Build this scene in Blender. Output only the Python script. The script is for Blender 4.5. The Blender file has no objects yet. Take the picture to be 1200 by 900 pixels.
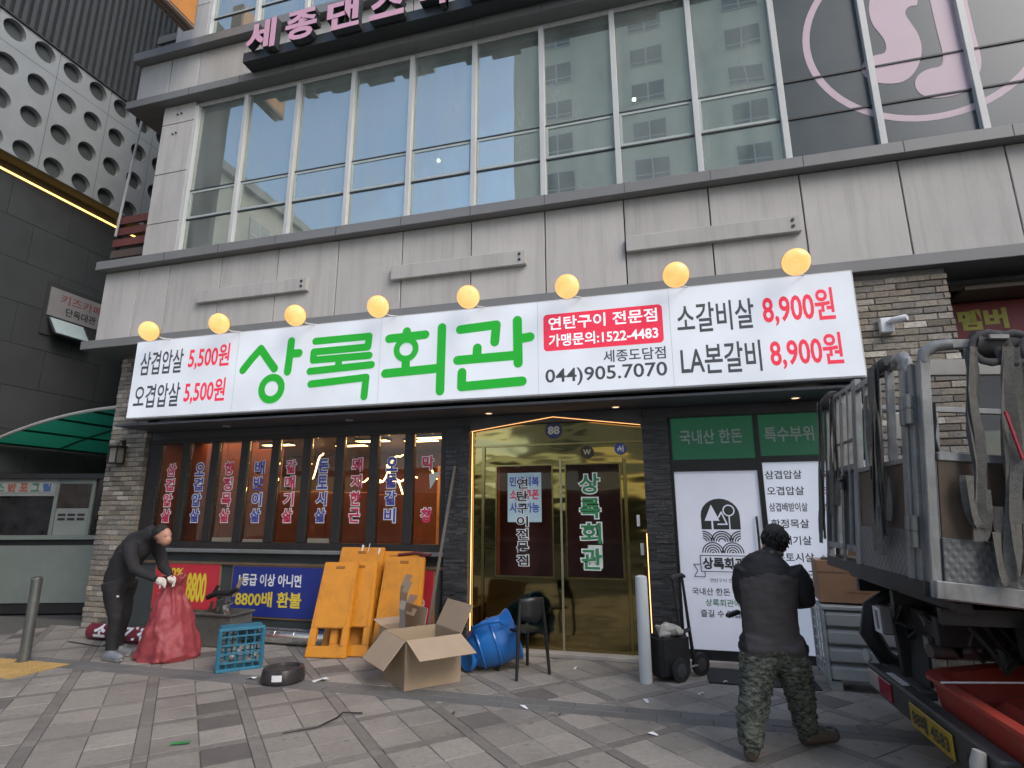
import bpy, bmesh, math, random
from mathutils import Vector, Matrix, noise
random.seed(11)
SC = bpy.context.scene
COL = SC.collection
R = math.radians

# ------------------------------------------------------------------ camera
cd = bpy.data.cameras.new('camera'); cam = bpy.data.objects.new('camera', cd); COL.objects.link(cam)
cd.sensor_width = 36.0; cd.lens = 655.0 / 1200 * 36; cd.clip_start = 0.05; cd.clip_end = 2000
_y, _p, _r = R(15.17), R(12.97), R(-0.15)
_f0 = Vector((-math.sin(_y), math.cos(_y), 0)); _ri = Vector((math.cos(_y), math.sin(_y), 0)); _up = Vector((0, 0, 1))
_f = math.cos(_p) * _f0 + math.sin(_p) * _up; _u = math.cos(_p) * _up - math.sin(_p) * _f0
_rr = math.cos(_r) * _ri + math.sin(_r) * _u; _uu = math.cos(_r) * _u - math.sin(_r) * _ri
cam.matrix_world = Matrix(((_rr.x, _uu.x, -_f.x, 0), (_rr.y, _uu.y, -_f.y, 0), (_rr.z, _uu.z, -_f.z, 1.70), (0, 0, 0, 1)))
SC.camera = cam
# ------------------------------------------------------------------ sky, sun, exposure
SUN_EL, SUN_AZ = R(40), R(128)          # azimuth clockwise from +Y
wd = bpy.data.worlds.new('World'); SC.world = wd; wd.use_nodes = True
_n = wd.node_tree.nodes; _bg = _n['Background']
_sk = _n.new('ShaderNodeTexSky'); _sk.sky_type = 'NISHITA'; _sk.sun_disc = False
_sk.sun_elevation = SUN_EL; _sk.sun_rotation = SUN_AZ; _sk.air_density = 1.0; _sk.dust_density = 1.8; _sk.ozone_density = 1.0
wd.node_tree.links.new(_sk.outputs[0], _bg.inputs[0]); _bg.inputs[1].default_value = 0.15
sl = bpy.data.lights.new('sun', 'SUN'); sl.energy = 0.5; sl.angle = R(35); sl.color = (1, 0.97, 0.93)
so = bpy.data.objects.new('sun', sl); COL.objects.link(so)
_sd = Vector((math.sin(SUN_AZ) * math.cos(SUN_EL), math.cos(SUN_AZ) * math.cos(SUN_EL), math.sin(SUN_EL)))
so.rotation_euler = _sd.to_track_quat('Z', 'Y').to_euler(); so.location = (0, -5, 30)
SC.view_settings.view_transform = 'Standard'; SC.view_settings.look = 'None'
SC.view_settings.exposure = 1.42; SC.view_settings.gamma = 1.0; SC.view_settings.use_curve_mapping = False
SC.render.engine = 'CYCLES'; SC.cycles.use_denoising = True
SC.cycles.max_bounces = 6; SC.cycles.diffuse_bounces = 3; SC.cycles.glossy_bounces = 4; SC.cycles.transparent_max_bounces = 16; SC.cycles.sample_clamp_indirect = 6

# ------------------------------------------------------------------ helpers
def tag(o, label=None, cat=None, group=None, kind=None):
    if label: o['label'] = label
    if cat: o['category'] = cat
    if group: o['group'] = group
    if kind: o['kind'] = kind
    return o

def par(o, p):
    if p is not None:
        o.parent = p
        if p.type == 'EMPTY': o.matrix_parent_inverse = Matrix.Translation(-p.location)
    return o

def thing(name, label, cat, loc=(0, 0, 0), group=None):
    o = bpy.data.objects.new(name, None); COL.objects.link(o); o.location = loc
    o.empty_display_size = 0.1
    return tag(o, label, cat, group)

class MB:
    def __init__(s): s.v = []; s.f = []; s.m = []
    def add(s, vs, fs, m=0):
        n = len(s.v); s.v += [tuple(v) for v in vs]; s.f += [tuple(i + n for i in f) for f in fs]; s.m += [m] * len(fs); return s
    def box(s, x0, x1, y0, y1, z0, z1, m=0):
        return s.add([(x0, y0, z0), (x1, y0, z0), (x1, y1, z0), (x0, y1, z0), (x0, y0, z1), (x1, y0, z1), (x1, y1, z1), (x0, y1, z1)],
                     [(3, 2, 1, 0), (4, 5, 6, 7), (0, 1, 5, 4), (1, 2, 6, 5), (2, 3, 7, 6), (3, 0, 4, 7)], m)
    def obox(s, c, ex, ey, ez, m=0):          # oriented box, half-extent vectors
        c, ex, ey, ez = Vector(c), Vector(ex), Vector(ey), Vector(ez)
        vs = [c + a * ex + b * ey + d * ez for d in (-1, 1) for a, b in ((-1, -1), (1, -1), (1, 1), (-1, 1))]
        return s.add(vs, [(3, 2, 1, 0), (4, 5, 6, 7), (0, 1, 5, 4), (1, 2, 6, 5), (2, 3, 7, 6), (3, 0, 4, 7)], m)
    def bar(s, p, q, w, h=None, up=(0, 0, 1), m=0):
        p, q = Vector(p), Vector(q); d = (q - p); L = d.length; d.normalize(); h = h or w
        up = Vector(up)
        if abs(d.dot(up)) > .98: up = Vector((0, 1, 0)) if abs(d.y) < .9 else Vector((1, 0, 0))
        a = d.cross(up).normalized(); b = a.cross(d)
        return s.obox((p + q) / 2, a * w / 2, b * h / 2, d * L / 2, m)
    def tube(s, pts, r, n=8, m=0, caps=True, sq=1.0):
        pts = [Vector(p) for p in pts]; k = len(pts)
        rr = r if isinstance(r, (list, tuple)) else [r] * k
        vs = []; fs = []; prev = None
        for i, p in enumerate(pts):
            d = (pts[min(i + 1, k - 1)] - pts[max(i - 1, 0)]).normalized()
            if prev is None:
                a = d.cross(Vector((0, 0, 1)) if abs(d.z) < .9 else Vector((0, 1, 0))).normalized()
            else:
                a = (prev - d * prev.dot(d)); a = a.normalized() if a.length > 1e-6 else d.orthogonal().normalized()
            prev = a; b = d.cross(a)
            for j in range(n):
                t = 2 * math.pi * j / n; vs.append(p + rr[i] * (math.cos(t) * a + sq * math.sin(t) * b))
        for i in range(k - 1):
            for j in range(n):
                fs.append((i * n + j, i * n + (j + 1) % n, (i + 1) * n + (j + 1) % n, (i + 1) * n + j))
        if caps: fs += [tuple(range(n - 1, -1, -1)), tuple(range((k - 1) * n, k * n))]
        return s.add(vs, fs, m)
    def rings(s, rings, m=0, caps=True):      # loft of equal-length closed rings
        n = len(rings[0]); vs = [v for r in rings for v in r]; fs = []
        for i in range(len(rings) - 1):
            for j in range(n):
                fs.append((i * n + j, i * n + (j + 1) % n, (i + 1) * n + (j + 1) % n, (i + 1) * n + j))
        if caps: fs += [tuple(range(n - 1, -1, -1)), tuple(range((len(rings) - 1) * n, len(rings) * n))]
        return s.add(vs, fs, m)
    def lathe(s, prof, o=(0, 0, 0), n=20, ax=(0, 0, 1), m=0, caps=True):
        ax = Vector(ax).normalized(); a = ax.orthogonal().normalized(); b = ax.cross(a); o = Vector(o)
        return s.rings([[o + ax * h + r * (math.cos(2 * math.pi * j / n) * a + math.sin(2 * math.pi * j / n) * b) for j in range(n)] for r, h in prof], m, caps)
    def prism(s, poly, fn, d0, d1, m=0):
        n = len(poly); vs = [fn(u, v, d0) for u, v in poly] + [fn(u, v, d1) for u, v in poly]
        fs = [tuple(range(n)), tuple(range(2 * n - 1, n - 1, -1))] + [(i, i + n, (i + 1) % n + n, (i + 1) % n) for i in range(n)]
        return s.add(vs, fs, m)
    def ell(s, c, rx, ry, rz, n=16, k=10, m=0, rot=None):
        c = Vector(c); rg = []
        for i in range(k + 1):
            t = math.pi * i / k; t = min(max(t, .03), math.pi - .03)
            ring = []
            for j in range(n):
                p = Vector((rx * math.sin(t) * math.cos(2 * math.pi * j / n), ry * math.sin(t) * math.sin(2 * math.pi * j / n), -rz * math.cos(t)))
                ring.append(c + (rot @ p if rot else p))
            rg.append(ring)
        return s.rings(rg, m)
    def xf(s, M): s.v = [tuple(M @ Vector(v)) for v in s.v]; return s
    def build(s, name, mats, parent=None, smooth=False, bevel=0, seg=1, fix=True):
        me = bpy.data.meshes.new(name); me.from_pydata(s.v, [], s.f)
        for mt in (mats if isinstance(mats, (list, tuple)) else [mats]): me.materials.append(mt)
        if any(s.m): me.polygons.foreach_set('material_index', s.m)
        if bevel or fix:
            bm = bmesh.new(); bm.from_mesh(me)
            if fix: bmesh.ops.recalc_face_normals(bm, faces=bm.faces)
            if bevel:
                es = [e for e in bm.edges if len(e.link_faces) == 2 and e.calc_face_angle(0) > R(28)]
                bmesh.ops.bevel(bm, geom=es, offset=bevel, segments=seg, affect='EDGES', clamp_overlap=True)
            bm.to_mesh(me); bm.free()
        if smooth:
            me.polygons.foreach_set('use_smooth', [True] * len(me.polygons))
            try: me.set_sharp_from_angle(angle=R(40 if smooth is True else 175))
            except Exception: pass
        me.update()
        o = bpy.data.objects.new(name, me); COL.objects.link(o); return par(o, parent)

# ------------------------------------------------------------------ procedural materials
def lin(c):     # sRGB 0-255 -> linear
    f = lambda x: (x / 255 / 12.92) if x / 255 <= .04045 else ((x / 255 + .055) / 1.055) ** 2.4
    return tuple(f(x) for x in c)
_MC = {}
def M(name, col, rough=.6, metal=0, var=.10, scale=3.0, bump=.0, bscale=60, rnd=.0, dirt=0, dscale=.8, dcol=None, em=None, es=0, spec=.5, rvar=.08, coat=0, streak=0, spots=0):
    if name in _MC: return _MC[name]
    mt = bpy.data.materials.new(name); mt.use_nodes = True; nt = mt.node_tree; nd = nt.nodes; L = nt.links
    b = nd['Principled BSDF']; b.inputs['Metallic'].default_value = metal; b.inputs['Specular IOR Level'].default_value = spec
    if coat: b.inputs['Coat Weight'].default_value = coat
    g = nd.new('ShaderNodeNewGeometry')
    nz = nd.new('ShaderNodeTexNoise'); nz.inputs['Scale'].default_value = scale; nz.inputs['Detail'].default_value = 6; nz.inputs['Roughness'].default_value = .65
    L.new(g.outputs['Position'], nz.inputs['Vector'])
    mx = nd.new('ShaderNodeMix'); mx.data_type = 'RGBA'
    mr = nd.new('ShaderNodeMapRange'); mr.inputs[1].default_value = .3; mr.inputs[2].default_value = .7
    L.new(nz.outputs[0], mr.inputs[0]); L.new(mr.outputs[0], mx.inputs[0])
    mx.inputs[6].default_value = tuple(c * (1 - var) for c in col) + (1,); mx.inputs[7].default_value = tuple(min(1, c * (1 + var)) for c in col) + (1,)
    out = mx.outputs[2]
    if dirt:
        n2 = nd.new('ShaderNodeTexNoise'); n2.inputs['Scale'].default_value = dscale; n2.inputs['Detail'].default_value = 8; n2.inputs['Roughness'].default_value = .7
        v2 = g.outputs['Position']
        if streak:
            mp = nd.new('ShaderNodeMapping'); mp.inputs['Scale'].default_value = (6, 6, .35); L.new(v2, mp.inputs[0]); v2 = mp.outputs[0]
        L.new(v2, n2.inputs['Vector'])
        r2 = nd.new('ShaderNodeMapRange'); r2.inputs[1].default_value = .48; r2.inputs[2].default_value = .75; r2.inputs[4].default_value = dirt
        L.new(n2.outputs[0], r2.inputs[0])
        m2 = nd.new('ShaderNodeMix'); m2.data_type = 'RGBA'; L.new(r2.outputs[0], m2.inputs[0]); L.new(out, m2.inputs[6])
        m2.inputs[7].default_value = tuple(dcol or tuple(c * .35 for c in col)) + (1,); out = m2.outputs[2]
    if spots:      # trodden gum and small stains
        for sc, th in ((4.5, .13), (9.0, .10)):
            vo = nd.new('ShaderNodeTexVoronoi'); vo.inputs['Scale'].default_value = sc; L.new(g.outputs['Position'], vo.inputs['Vector'])
            rs = nd.new('ShaderNodeMapRange'); rs.inputs[1].default_value = th * .5; rs.inputs[2].default_value = th; rs.inputs[3].default_value = spots; rs.inputs[4].default_value = 0
            L.new(vo.outputs[0], rs.inputs[0]); ms = nd.new('ShaderNodeMix'); ms.data_type = 'RGBA'; L.new(rs.outputs[0], ms.inputs[0]); L.new(out, ms.inputs[6]); ms.inputs[7].default_value = tuple(c * .35 for c in col) + (1,); out = ms.outputs[2]
    if rnd:
        oi = nd.new('ShaderNodeObjectInfo'); r3 = nd.new('ShaderNodeMapRange'); r3.inputs[3].default_value = 1 - rnd; r3.inputs[4].default_value = 1 + rnd
        L.new(oi.outputs['Random'], r3.inputs[0])
        m3 = nd.new('ShaderNodeMix'); m3.data_type = 'RGBA'; m3.blend_type = 'MULTIPLY'; m3.inputs[0].default_value = 1
        L.new(out, m3.inputs[6]); L.new(r3.outputs[0], m3.inputs[7]); out = m3.outputs[2]
    L.new(out, b.inputs['Base Color'])
    rr = nd.new('ShaderNodeMapRange'); rr.inputs[3].default_value = max(.02, rough - rvar); rr.inputs[4].default_value = min(1, rough + rvar)
    L.new(nz.outputs[0], rr.inputs[0]); L.new(rr.outputs[0], b.inputs['Roughness'])
    if bump:
        n4 = nd.new('ShaderNodeTexNoise'); n4.inputs['Scale'].default_value = bscale; n4.inputs['Detail'].default_value = 4
        L.new(g.outputs['Position'], n4.inputs['Vector'])
        bp = nd.new('ShaderNodeBump'); bp.inputs['Strength'].default_value = bump; bp.inputs['Distance'].default_value = .02
        L.new(n4.outputs[0], bp.inputs['Height']); L.new(bp.outputs[0], b.inputs['Normal'])
    if em:
        b.inputs['Emission Color'].default_value = tuple(em) + (1,); b.inputs['Emission Strength'].default_value = es
    _MC[name] = mt; return mt

def EM(name, col, s, base=(.5, .5, .5)):
    if name in _MC: return _MC[name]
    mt = bpy.data.materials.new(name); mt.use_nodes = True; b = mt.node_tree.nodes['Principled BSDF']
    b.inputs['Base Color'].default_value = tuple(base) + (1,); b.inputs['Roughness'].default_value = .5
    b.inputs['Emission Color'].default_value = tuple(col) + (1,); b.inputs['Emission Strength'].default_value = s
    _MC[name] = mt; return mt

def GLASS(name, tint, refl, ior=1.5, rough=.0, wav=.0, wscale=1.2, haze=0, gtint=(.93, .97, 1)):
    if name in _MC: return _MC[name]
    mt = bpy.data.materials.new(name); mt.use_nodes = True; nt = mt.node_tree; nd = nt.nodes; L = nt.links
    nd.remove(nd['Principled BSDF']); out = nd['Material Output']
    tr = nd.new('ShaderNodeBsdfTransparent'); tr.inputs[0].default_value = tuple(tint) + (1,)
    gl = nd.new('ShaderNodeBsdfGlossy'); gl.inputs['Roughness'].default_value = rough; gl.inputs[0].default_value = tuple(gtint) + (1,)
    fr = nd.new('ShaderNodeFresnel'); fr.inputs[0].default_value = ior
    ad = nd.new('ShaderNodeMath'); ad.operation = 'ADD'; ad.use_clamp = True; ad.inputs[1].default_value = refl
    L.new(fr.outputs[0], ad.inputs[0]); mx = nd.new('ShaderNodeMixShader'); L.new(ad.outputs[0], mx.inputs[0])
    L.new(tr.outputs[0], mx.inputs[1]); L.new(gl.outputs[0], mx.inputs[2]); L.new(mx.outputs[0], out.inputs[0])
    if haze:      # painted haze: pale diffuse layer that lifts the dark panes
        df = nd.new('ShaderNodeBsdfDiffuse'); df.inputs[0].default_value = (.42, .46, .43, 1); m2 = nd.new('ShaderNodeMixShader')
        gd = nd.new('ShaderNodeNewGeometry'); mpd = nd.new('ShaderNodeMapping'); mpd.inputs['Scale'].default_value = (3, 3, .5); nzd = nd.new('ShaderNodeTexNoise'); nzd.inputs['Scale'].default_value = 1.5; nzd.inputs['Detail'].default_value = 5
        mrd = nd.new('ShaderNodeMapRange'); mrd.inputs[1].default_value = .3; mrd.inputs[2].default_value = .7; mrd.inputs[3].default_value = haze * .6; mrd.inputs[4].default_value = haze * 1.4
        L.new(gd.outputs['Position'], mpd.inputs[0]); L.new(mpd.outputs[0], nzd.inputs['Vector']); L.new(nzd.outputs[0], mrd.inputs[0]); L.new(mrd.outputs[0], m2.inputs[0])
        L.new(mx.outputs[0], m2.inputs[1]); L.new(df.outputs[0], m2.inputs[2]); L.new(m2.outputs[0], out.inputs[0])
    if wav:
        g = nd.new('ShaderNodeNewGeometry'); n4 = nd.new('ShaderNodeTexNoise'); n4.inputs['Scale'].default_value = wscale; n4.inputs['Detail'].default_value = 1
        L.new(g.outputs['Position'], n4.inputs['Vector']); bp = nd.new('ShaderNodeBump'); bp.inputs['Strength'].default_value = wav; bp.inputs['Distance'].default_value = .05
        L.new(n4.outputs[0], bp.inputs['Height']); L.new(bp.outputs[0], gl.inputs['Normal'])
    _MC[name] = mt; return mt

# ------------------------------------------------------------------ lettering
_TS = bpy.data.scenes.new('workbench')      # empty side scene, so that evaluating one piece stays fast
_GC = {}
def glyph(body, bold=0.0, res=3):
    k = (body, round(bold, 4), res)
    if k in _GC: return _GC[k]
    c = bpy.data.curves.new('lettering', 'FONT'); c.body = body; c.dimensions = '2D'; c.fill_mode = 'FRONT'; c.offset = bold; c.resolution_u = res
    o = bpy.data.objects.new('lettering', c); _TS.collection.objects.link(o)
    _TS.view_layers[0].update(); dg = _TS.view_layers[0].depsgraph
    me = o.evaluated_get(dg).to_mesh()
    vs = [(v.co.x, v.co.y) for v in me.vertices]; fs = [tuple(p.vertices) for p in me.polygons]
    o.evaluated_get(dg).to_mesh_clear(); bpy.data.objects.remove(o); bpy.data.curves.remove(c)
    _GC[k] = (vs, fs); return _GC[k]

def bb(vs):
    xs = [v[0] for v in vs]; ys = [v[1] for v in vs]; return min(xs), max(xs), min(ys), max(ys)

def FY(y): return lambda u, v, d=0: (u, y - d, v)                 # facade plane, d metres proud of it
def text(name, body, mat, parent, fn, x0, x1, z0, z1, bold=.015, depth=0, halo=0, halo_mat=None, vert=False, d=.003, slant=0):
    mb = MB(); hb = MB()
    def put(ch, a0, a1, b0, b1):
        vs, fs = glyph(ch, bold)
        if not vs: return
        X0, X1, Y0, Y1 = bb(vs)
        mp = lambda p, dd: fn(a0 + (p[0] - X0) / (X1 - X0 or 1) * (a1 - a0) + slant * (p[1] - Y0) / (Y1 - Y0 or 1) * (b1 - b0), b0 + (p[1] - Y0) / (Y1 - Y0 or 1) * (b1 - b0), dd)
        if depth:
            n = len(vs); ec = {}
            for f in fs:
                for i in range(len(f)):
                    e = (f[i], f[(i + 1) % len(f)]); ec[e] = ec.get(e, 0) + 1
            sd = [(a, b, b + n, a + n) for (a, b) in ec if (b, a) not in ec]
            mb.add([mp(p, d + depth) for p in vs] + [mp(p, d) for p in vs], list(fs)); mb.m[-len(fs):] = [0] * len(fs)
            mb.f += [tuple(i + len(mb.v) - 2 * n for i in q) for q in sd]; mb.m += [1] * len(sd)
        else: mb.add([mp(p, d) for p in vs], fs)
        if halo:
            v2, f2 = glyph(ch, bold + halo); hb.add([mp(p, d - .0018) for p in v2], f2)
    if vert:
        n = len(body); hh = (z1 - z0) / n
        for i, ch in enumerate(body):
            if ch == ' ': continue
            put(ch, x0, x1, z1 - (i + 1) * hh + hh * .09, z1 - i * hh - hh * .09)
    else: put(body, x0, x1, z0, z1)
    o = mb.build(name, mat, parent, fix=False)
    if halo: hb.build(name + '_outline', halo_mat, parent, fix=False)
    return o

def stroke(mb, pts, w, fn, d):      # thick rounded brush stroke in a plane
    for i in range(len(pts) - 1):
        a, b = Vector(pts[i]), Vector(pts[i + 1]); t = math.atan2(b.y - a.y, b.x - a.x); n = 7
        poly = [(a.x + w * math.cos(t + math.pi / 2 + math.pi * k / n), a.y + w * math.sin(t + math.pi / 2 + math.pi * k / n)) for k in range(n + 1)]
        poly += [(b.x + w * math.cos(t - math.pi / 2 + math.pi * k / n), b.y + w * math.sin(t - math.pi / 2 + math.pi * k / n)) for k in range(n + 1)]
        mb.add([fn(u, v, d + .0007 * (len(mb.f) % 9)) for u, v in poly], [tuple(range(len(poly)))])
def ringflat(mb, c, rx, rz, w, fn, d, n=36, a0=0, a1=360):
    ks = [R(a0 + (a1 - a0) * k / n) for k in range(n + 1)]
    vs = []
    for t in ks:
        vs.append(fn(c[0] + rx * math.cos(t), c[1] + rz * math.sin(t), d)); vs.append(fn(c[0] + (rx - w) * math.cos(t), c[1] + (rz - w) * math.sin(t), d))
    mb.add(vs, [(2 * i, 2 * i + 2, 2 * i + 3, 2 * i + 1) for i in range(n)])
def discflat(mb, c, r, fn, d, n=28, rz=None):
    mb.add([fn(c[0] + r * math.cos(2 * math.pi * k / n), c[1] + (rz or r) * math.sin(2 * math.pi * k / n), d) for k in range(n)], [tuple(range(n))])
ORD = ['leftmost', 'second from left', 'third from left', 'fourth from left', 'fifth from left', 'sixth from left', 'seventh from left', 'rightmost']
# ================================================================== materials
m_asphalt = M('asphalt', (.05, .05, .052), .85, var=.25, scale=30, bump=.3, bscale=200)
m_mortar = M('joint_sand', (.10, .095, .085), .95, var=.3, scale=25)
def stone(name, c, rnd=.10): return M(name, c, .68, var=.16, scale=22, bump=.12, bscale=160, rnd=rnd, dirt=.75, dscale=1.3, dcol=tuple(x * .5 for x in c), rvar=.15, spots=.5)
m_tile = [stone('light_granite', (.29, .262, .226), .11), stone('mid_granite', (.255, .23, .199), .10), stone('dark_granite', (.14, .124, .112), .1)]
m_band = stone('band_granite', (.20, .181, .158), .12)
m_gut = stone('gutter_stone', (.15, .145, .135), .10)
m_tact = M('yellow_tactile', (.42, .27, .09), .8, var=.2, scale=30, bump=.2, bscale=90, rnd=.08, dirt=.5, dscale=3)
m_panel = M('pale_metal_panel', (.46, .443, .42), .62, var=.06, scale=1.5, rnd=.07, dirt=.55, dscale=1.3, dcol=(.27, .26, .24), spec=.3, streak=1)
m_ledge = M('grey_ledge', (.19, .192, .19), .5, var=.08, scale=3, dirt=.4, dscale=1.5, dcol=(.13, .13, .127))
m_back = M('dark_backing', (.04, .04, .042), .8)
m_white = M('white_frame', (.52, .53, .52), .45, var=.05, dirt=.25, dscale=2, streak=1)
m_gasket = M('dark_gasket', (.03, .032, .033), .6)
m_black = M('black_metal', (.018, .018, .019), .45, var=.2)
m_wood = M('dark_wood_frame', (.020, .017, .016), .5, var=.3, scale=8)
m_base = M('dark_green_base_wall', (.045, .055, .055), .6, var=.12, dirt=.4, dscale=2)
m_lintel = M('charcoal_lintel', (.075, .082, .095), .55, var=.15, dirt=.3)
m_glass = GLASS('reflective_window_glass', (.62, .72, .69), .36, wav=.05, wscale=.9, haze=.27, gtint=(.90, .97, .90))
m_shopg = GLASS('clear_shop_glass', (.96, .94, .9), .0, ior=1.3, wav=.05)
m_int = M('dim_interior', (.34, .38, .36), .8, var=.2)
m_intw = M('brown_interior', (.16, .055, .025), .6, var=.25, scale=4)
m_alum = M('aluminium', (.36, .37, .37), .42, metal=.65, var=.15, scale=9, dirt=.5, dscale=3, dcol=(.14, .14, .135))
m_wht = M('white_print', (.72, .73, .74), .5, var=.03)
m_blk = M('black_print', (.02, .02, .022), .5)
m_redp = M('red_print', (.52, .03, .05), .45, var=.05)
m_bluep = M('navy_print', (.02, .035, .22), .45, var=.06)
m_navy = M('navy_letter', (.05, .07, .34), .5)
m_crim = M('crimson_letter', (.58, .03, .09), .5)
m_yel = M('yellow_print', (.72, .56, .04), .5, var=.05)
m_grnl = M('green_letter', (.03, .22, .08), .5)
def brickmat():
    mt = M('weathered_brick', (.30, .28, .25), .85, var=.3, scale=30, bump=.5, bscale=70, dirt=.4, dscale=4)
    nt = mt.node_tree; b = nt.nodes['Principled BSDF']; src = b.inputs['Base Color'].links[0].from_socket
    oi = nt.nodes.new('ShaderNodeObjectInfo'); cr = nt.nodes.new('ShaderNodeValToRGB'); cr.color_ramp.interpolation = 'CONSTANT'
    cols = [(0, (.55, .5, .45)), (.18, (.85, .8, .7)), (.4, (.7, .69, .68)), (.6, (1.0, .94, .86)), (.8, (.85, .76, .68)), (.9, (1.2, 1.16, 1.1)), (.97, (1.9, 1.87, 1.8))]
    e = cr.color_ramp.elements; e[0].position = 0; e[0].color = cols[0][1] + (1,); e[1].position = cols[1][0]; e[1].color = cols[1][1] + (1,)
    for p, c in cols[2:]: x = e.new(p); x.color = c + (1,)
    mx = nt.nodes.new('ShaderNodeMix'); mx.data_type = 'RGBA'; mx.blend_type = 'MULTIPLY'; mx.inputs[0].default_value = 1
    nt.links.new(oi.outputs['Random'], cr.inputs[0]); nt.links.new(src, mx.inputs[6]); nt.links.new(cr.outputs[0], mx.inputs[7]); nt.links.new(mx.outputs[2], b.inputs['Base Color'])
    return mt
m_brick = brickmat()
m_bt = [M('brick_tone_%s' % n, c, .85, var=.3, scale=30, bump=.5, bscale=70) for n, c in (('dark', (.17, .155, .14)), ('mid', (.26, .24, .21)), ('pale', (.36, .33, .29)))]
m_bmort = M('brick_mortar', (.16, .15, .135), .95, var=.2, scale=20)

# ================================================================== ground
g = MB(); g.add([(-400, -400, -.03), (400, -400, -.03), (400, 400, -.03), (-400, 400, -.03)], [(0, 1, 2, 3)])
tag(g.build('ground', m_asphalt, fix=False), kind='structure')
g = MB(); g.box(-13.5, 9, 1.2, 7.6, -.028, -.007)
pave = tag(g.build('pavement', m_mortar), kind='structure')
Q2 = math.sqrt(.5); TL, BW, PER = .324, .098, .746; GAP = .0035
def clip(poly, keep):    # keep = list of (axis value, sign) on y
    for yv, sg in keep:
        out = []
        for i in range(len(poly)):
            a, b = poly[i], poly[(i + 1) % len(poly)]
            fa, fb = sg * (a[1] - yv), sg * (b[1] - yv)
            if fa >= 0: out.append(a)
            if (fa >= 0) != (fb >= 0):
                t = fa / (fa - fb); out.append((a[0] + t * (b[0] - a[0]), a[1] + t * (b[1] - a[1])))
        poly = out
        if len(poly) < 3: return None
    return poly
ZONES = [[(1.3, 1), (5.31, -1)], [(5.625, 1), (7.2, -1)]]
def slab_mesh(poly, mat, h=.014, bev=.003):
    cx = sum(p[0] for p in poly) / len(poly); cy = sum(p[1] for p in poly) / len(poly); n = len(poly)
    q = [(p[0] - cx, p[1] - cy) for p in poly]; ins = []
    for x, y in q:
        L = math.hypot(x, y) or 1; k = 1 - bev * 1.4 / L; ins.append((x * k, y * k))
    me = bpy.data.meshes.new('slab')
    me.from_pydata([(x, y, -h) for x, y in q] + [(x, y, -bev) for x, y in q] + [(x, y, 0) for x, y in ins], [],
                   [(i, (i + 1) % n, (i + 1) % n + n, i + n) for i in range(n)] + [(i + n, (i + 1) % n + n, (i + 1) % n + 2 * n, i + 2 * n) for i in range(n)] + [tuple(range(2 * n, 3 * n))])
    me.materials.append(mat); return me, cx, cy
_SM = {}; tiles = []; bands = []
def cellpoly(a0, a1, b0, b1):
    a0 += GAP; a1 -= GAP; b0 += GAP; b1 -= GAP
    return [((a - b) * Q2, (a + b) * Q2) for a, b in ((a0, b0), (a1, b0), (a1, b1), (a0, b1))]
def lay(lst, kind, a0, a1, b0, b1, mat):
    full = cellpoly(a0, a1, b0, b1)
    for zn in ZONES:
        p = clip(full, zn)
        if not p: continue
        xs = [q[0] for q in p]
        if max(xs) < -9.3 or min(xs) > 4.2: continue
        ar = abs(sum(p[i][0] * p[(i + 1) % len(p)][1] - p[(i + 1) % len(p)][0] * p[i][1] for i in range(len(p)))) / 2
        if ar < .0008: continue
        lst.append((p, len(p) == 4 and abs(ar - (a1 - a0 - 2 * GAP) * (b1 - b0 - 2 * GAP)) < 1e-4, kind, mat))
rg = random.Random(5)
for i in range(-9, 10):
    for j in range(-3, 16):
        a, b = -.03 + i * PER, 3.755 + (j - 4) * PER
        cxx, cyy = (a + .32 - b - .32) * Q2, (a + b + .64) * Q2
        if not (-10.2 < cxx < 5 and .6 < cyy < 8): continue
        dk = rg.random() < .46; di = rg.choice([(0, 0), (1, 0), (0, 1), (1, 1)])
        for u in (0, 1):
            for v in (0, 1):
                mt = m_tile[2] if dk and (u, v) == di else m_tile[0 if rg.random() < .62 else 1]
                lay(tiles, 'tile', a + u * TL, a + (u + 1) * TL, b + v * TL, b + (v + 1) * TL, mt)
        lay(bands, 'ba', a - BW, a, b, b + 2 * TL, m_band); lay(bands, 'bb', a, a + 2 * TL, b - BW, b, m_band); lay(bands, 'bc', a - BW, a, b - BW, b, m_band)
def emit(lst, name, lim):
    lst.sort(key=lambda t: (sum(p[0] for p in t[0]) / len(t[0]) + 2.2) ** 2 * .16 + (sum(p[1] for p in t[0]) / len(t[0]) - 4.6) ** 2)
    rest = MB(); rm = []
    for k, (p, full, kind, mt) in enumerate(lst):
        z = rg.uniform(-.0022, .0018)
        if k < lim:
            key = (kind, mt.name)
            if full:
                if key not in _SM: _SM[key] = slab_mesh(p, mt)[0]
                me = _SM[key]; cx = sum(q[0] for q in p) / 4; cy = sum(q[1] for q in p) / 4
            else: me, cx, cy = slab_mesh(p, mt)
            o = bpy.data.objects.new(name, me); COL.objects.link(o); o.location = (cx, cy, z); o.rotation_euler = (rg.uniform(-.004, .004), rg.uniform(-.004, .004), 0); o.parent = pave
        else:
            if mt not in rm: rm.append(mt)
            n = len(p); rest.add([(x, y, -.012) for x, y in p] + [(x, y, z - .001) for x, y in p], [tuple(range(n, 2 * n))] + [(i, (i + 1) % n, (i + 1) % n + n, i + n) for i in range(n)], rm.index(mt))
    if rest.f: tag(rest.build(name + '_rest', rm, pave, fix=False), kind='stuff')
emit(tiles, 'paving_tile', 295); emit(bands, 'band_stone', 295)
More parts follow.
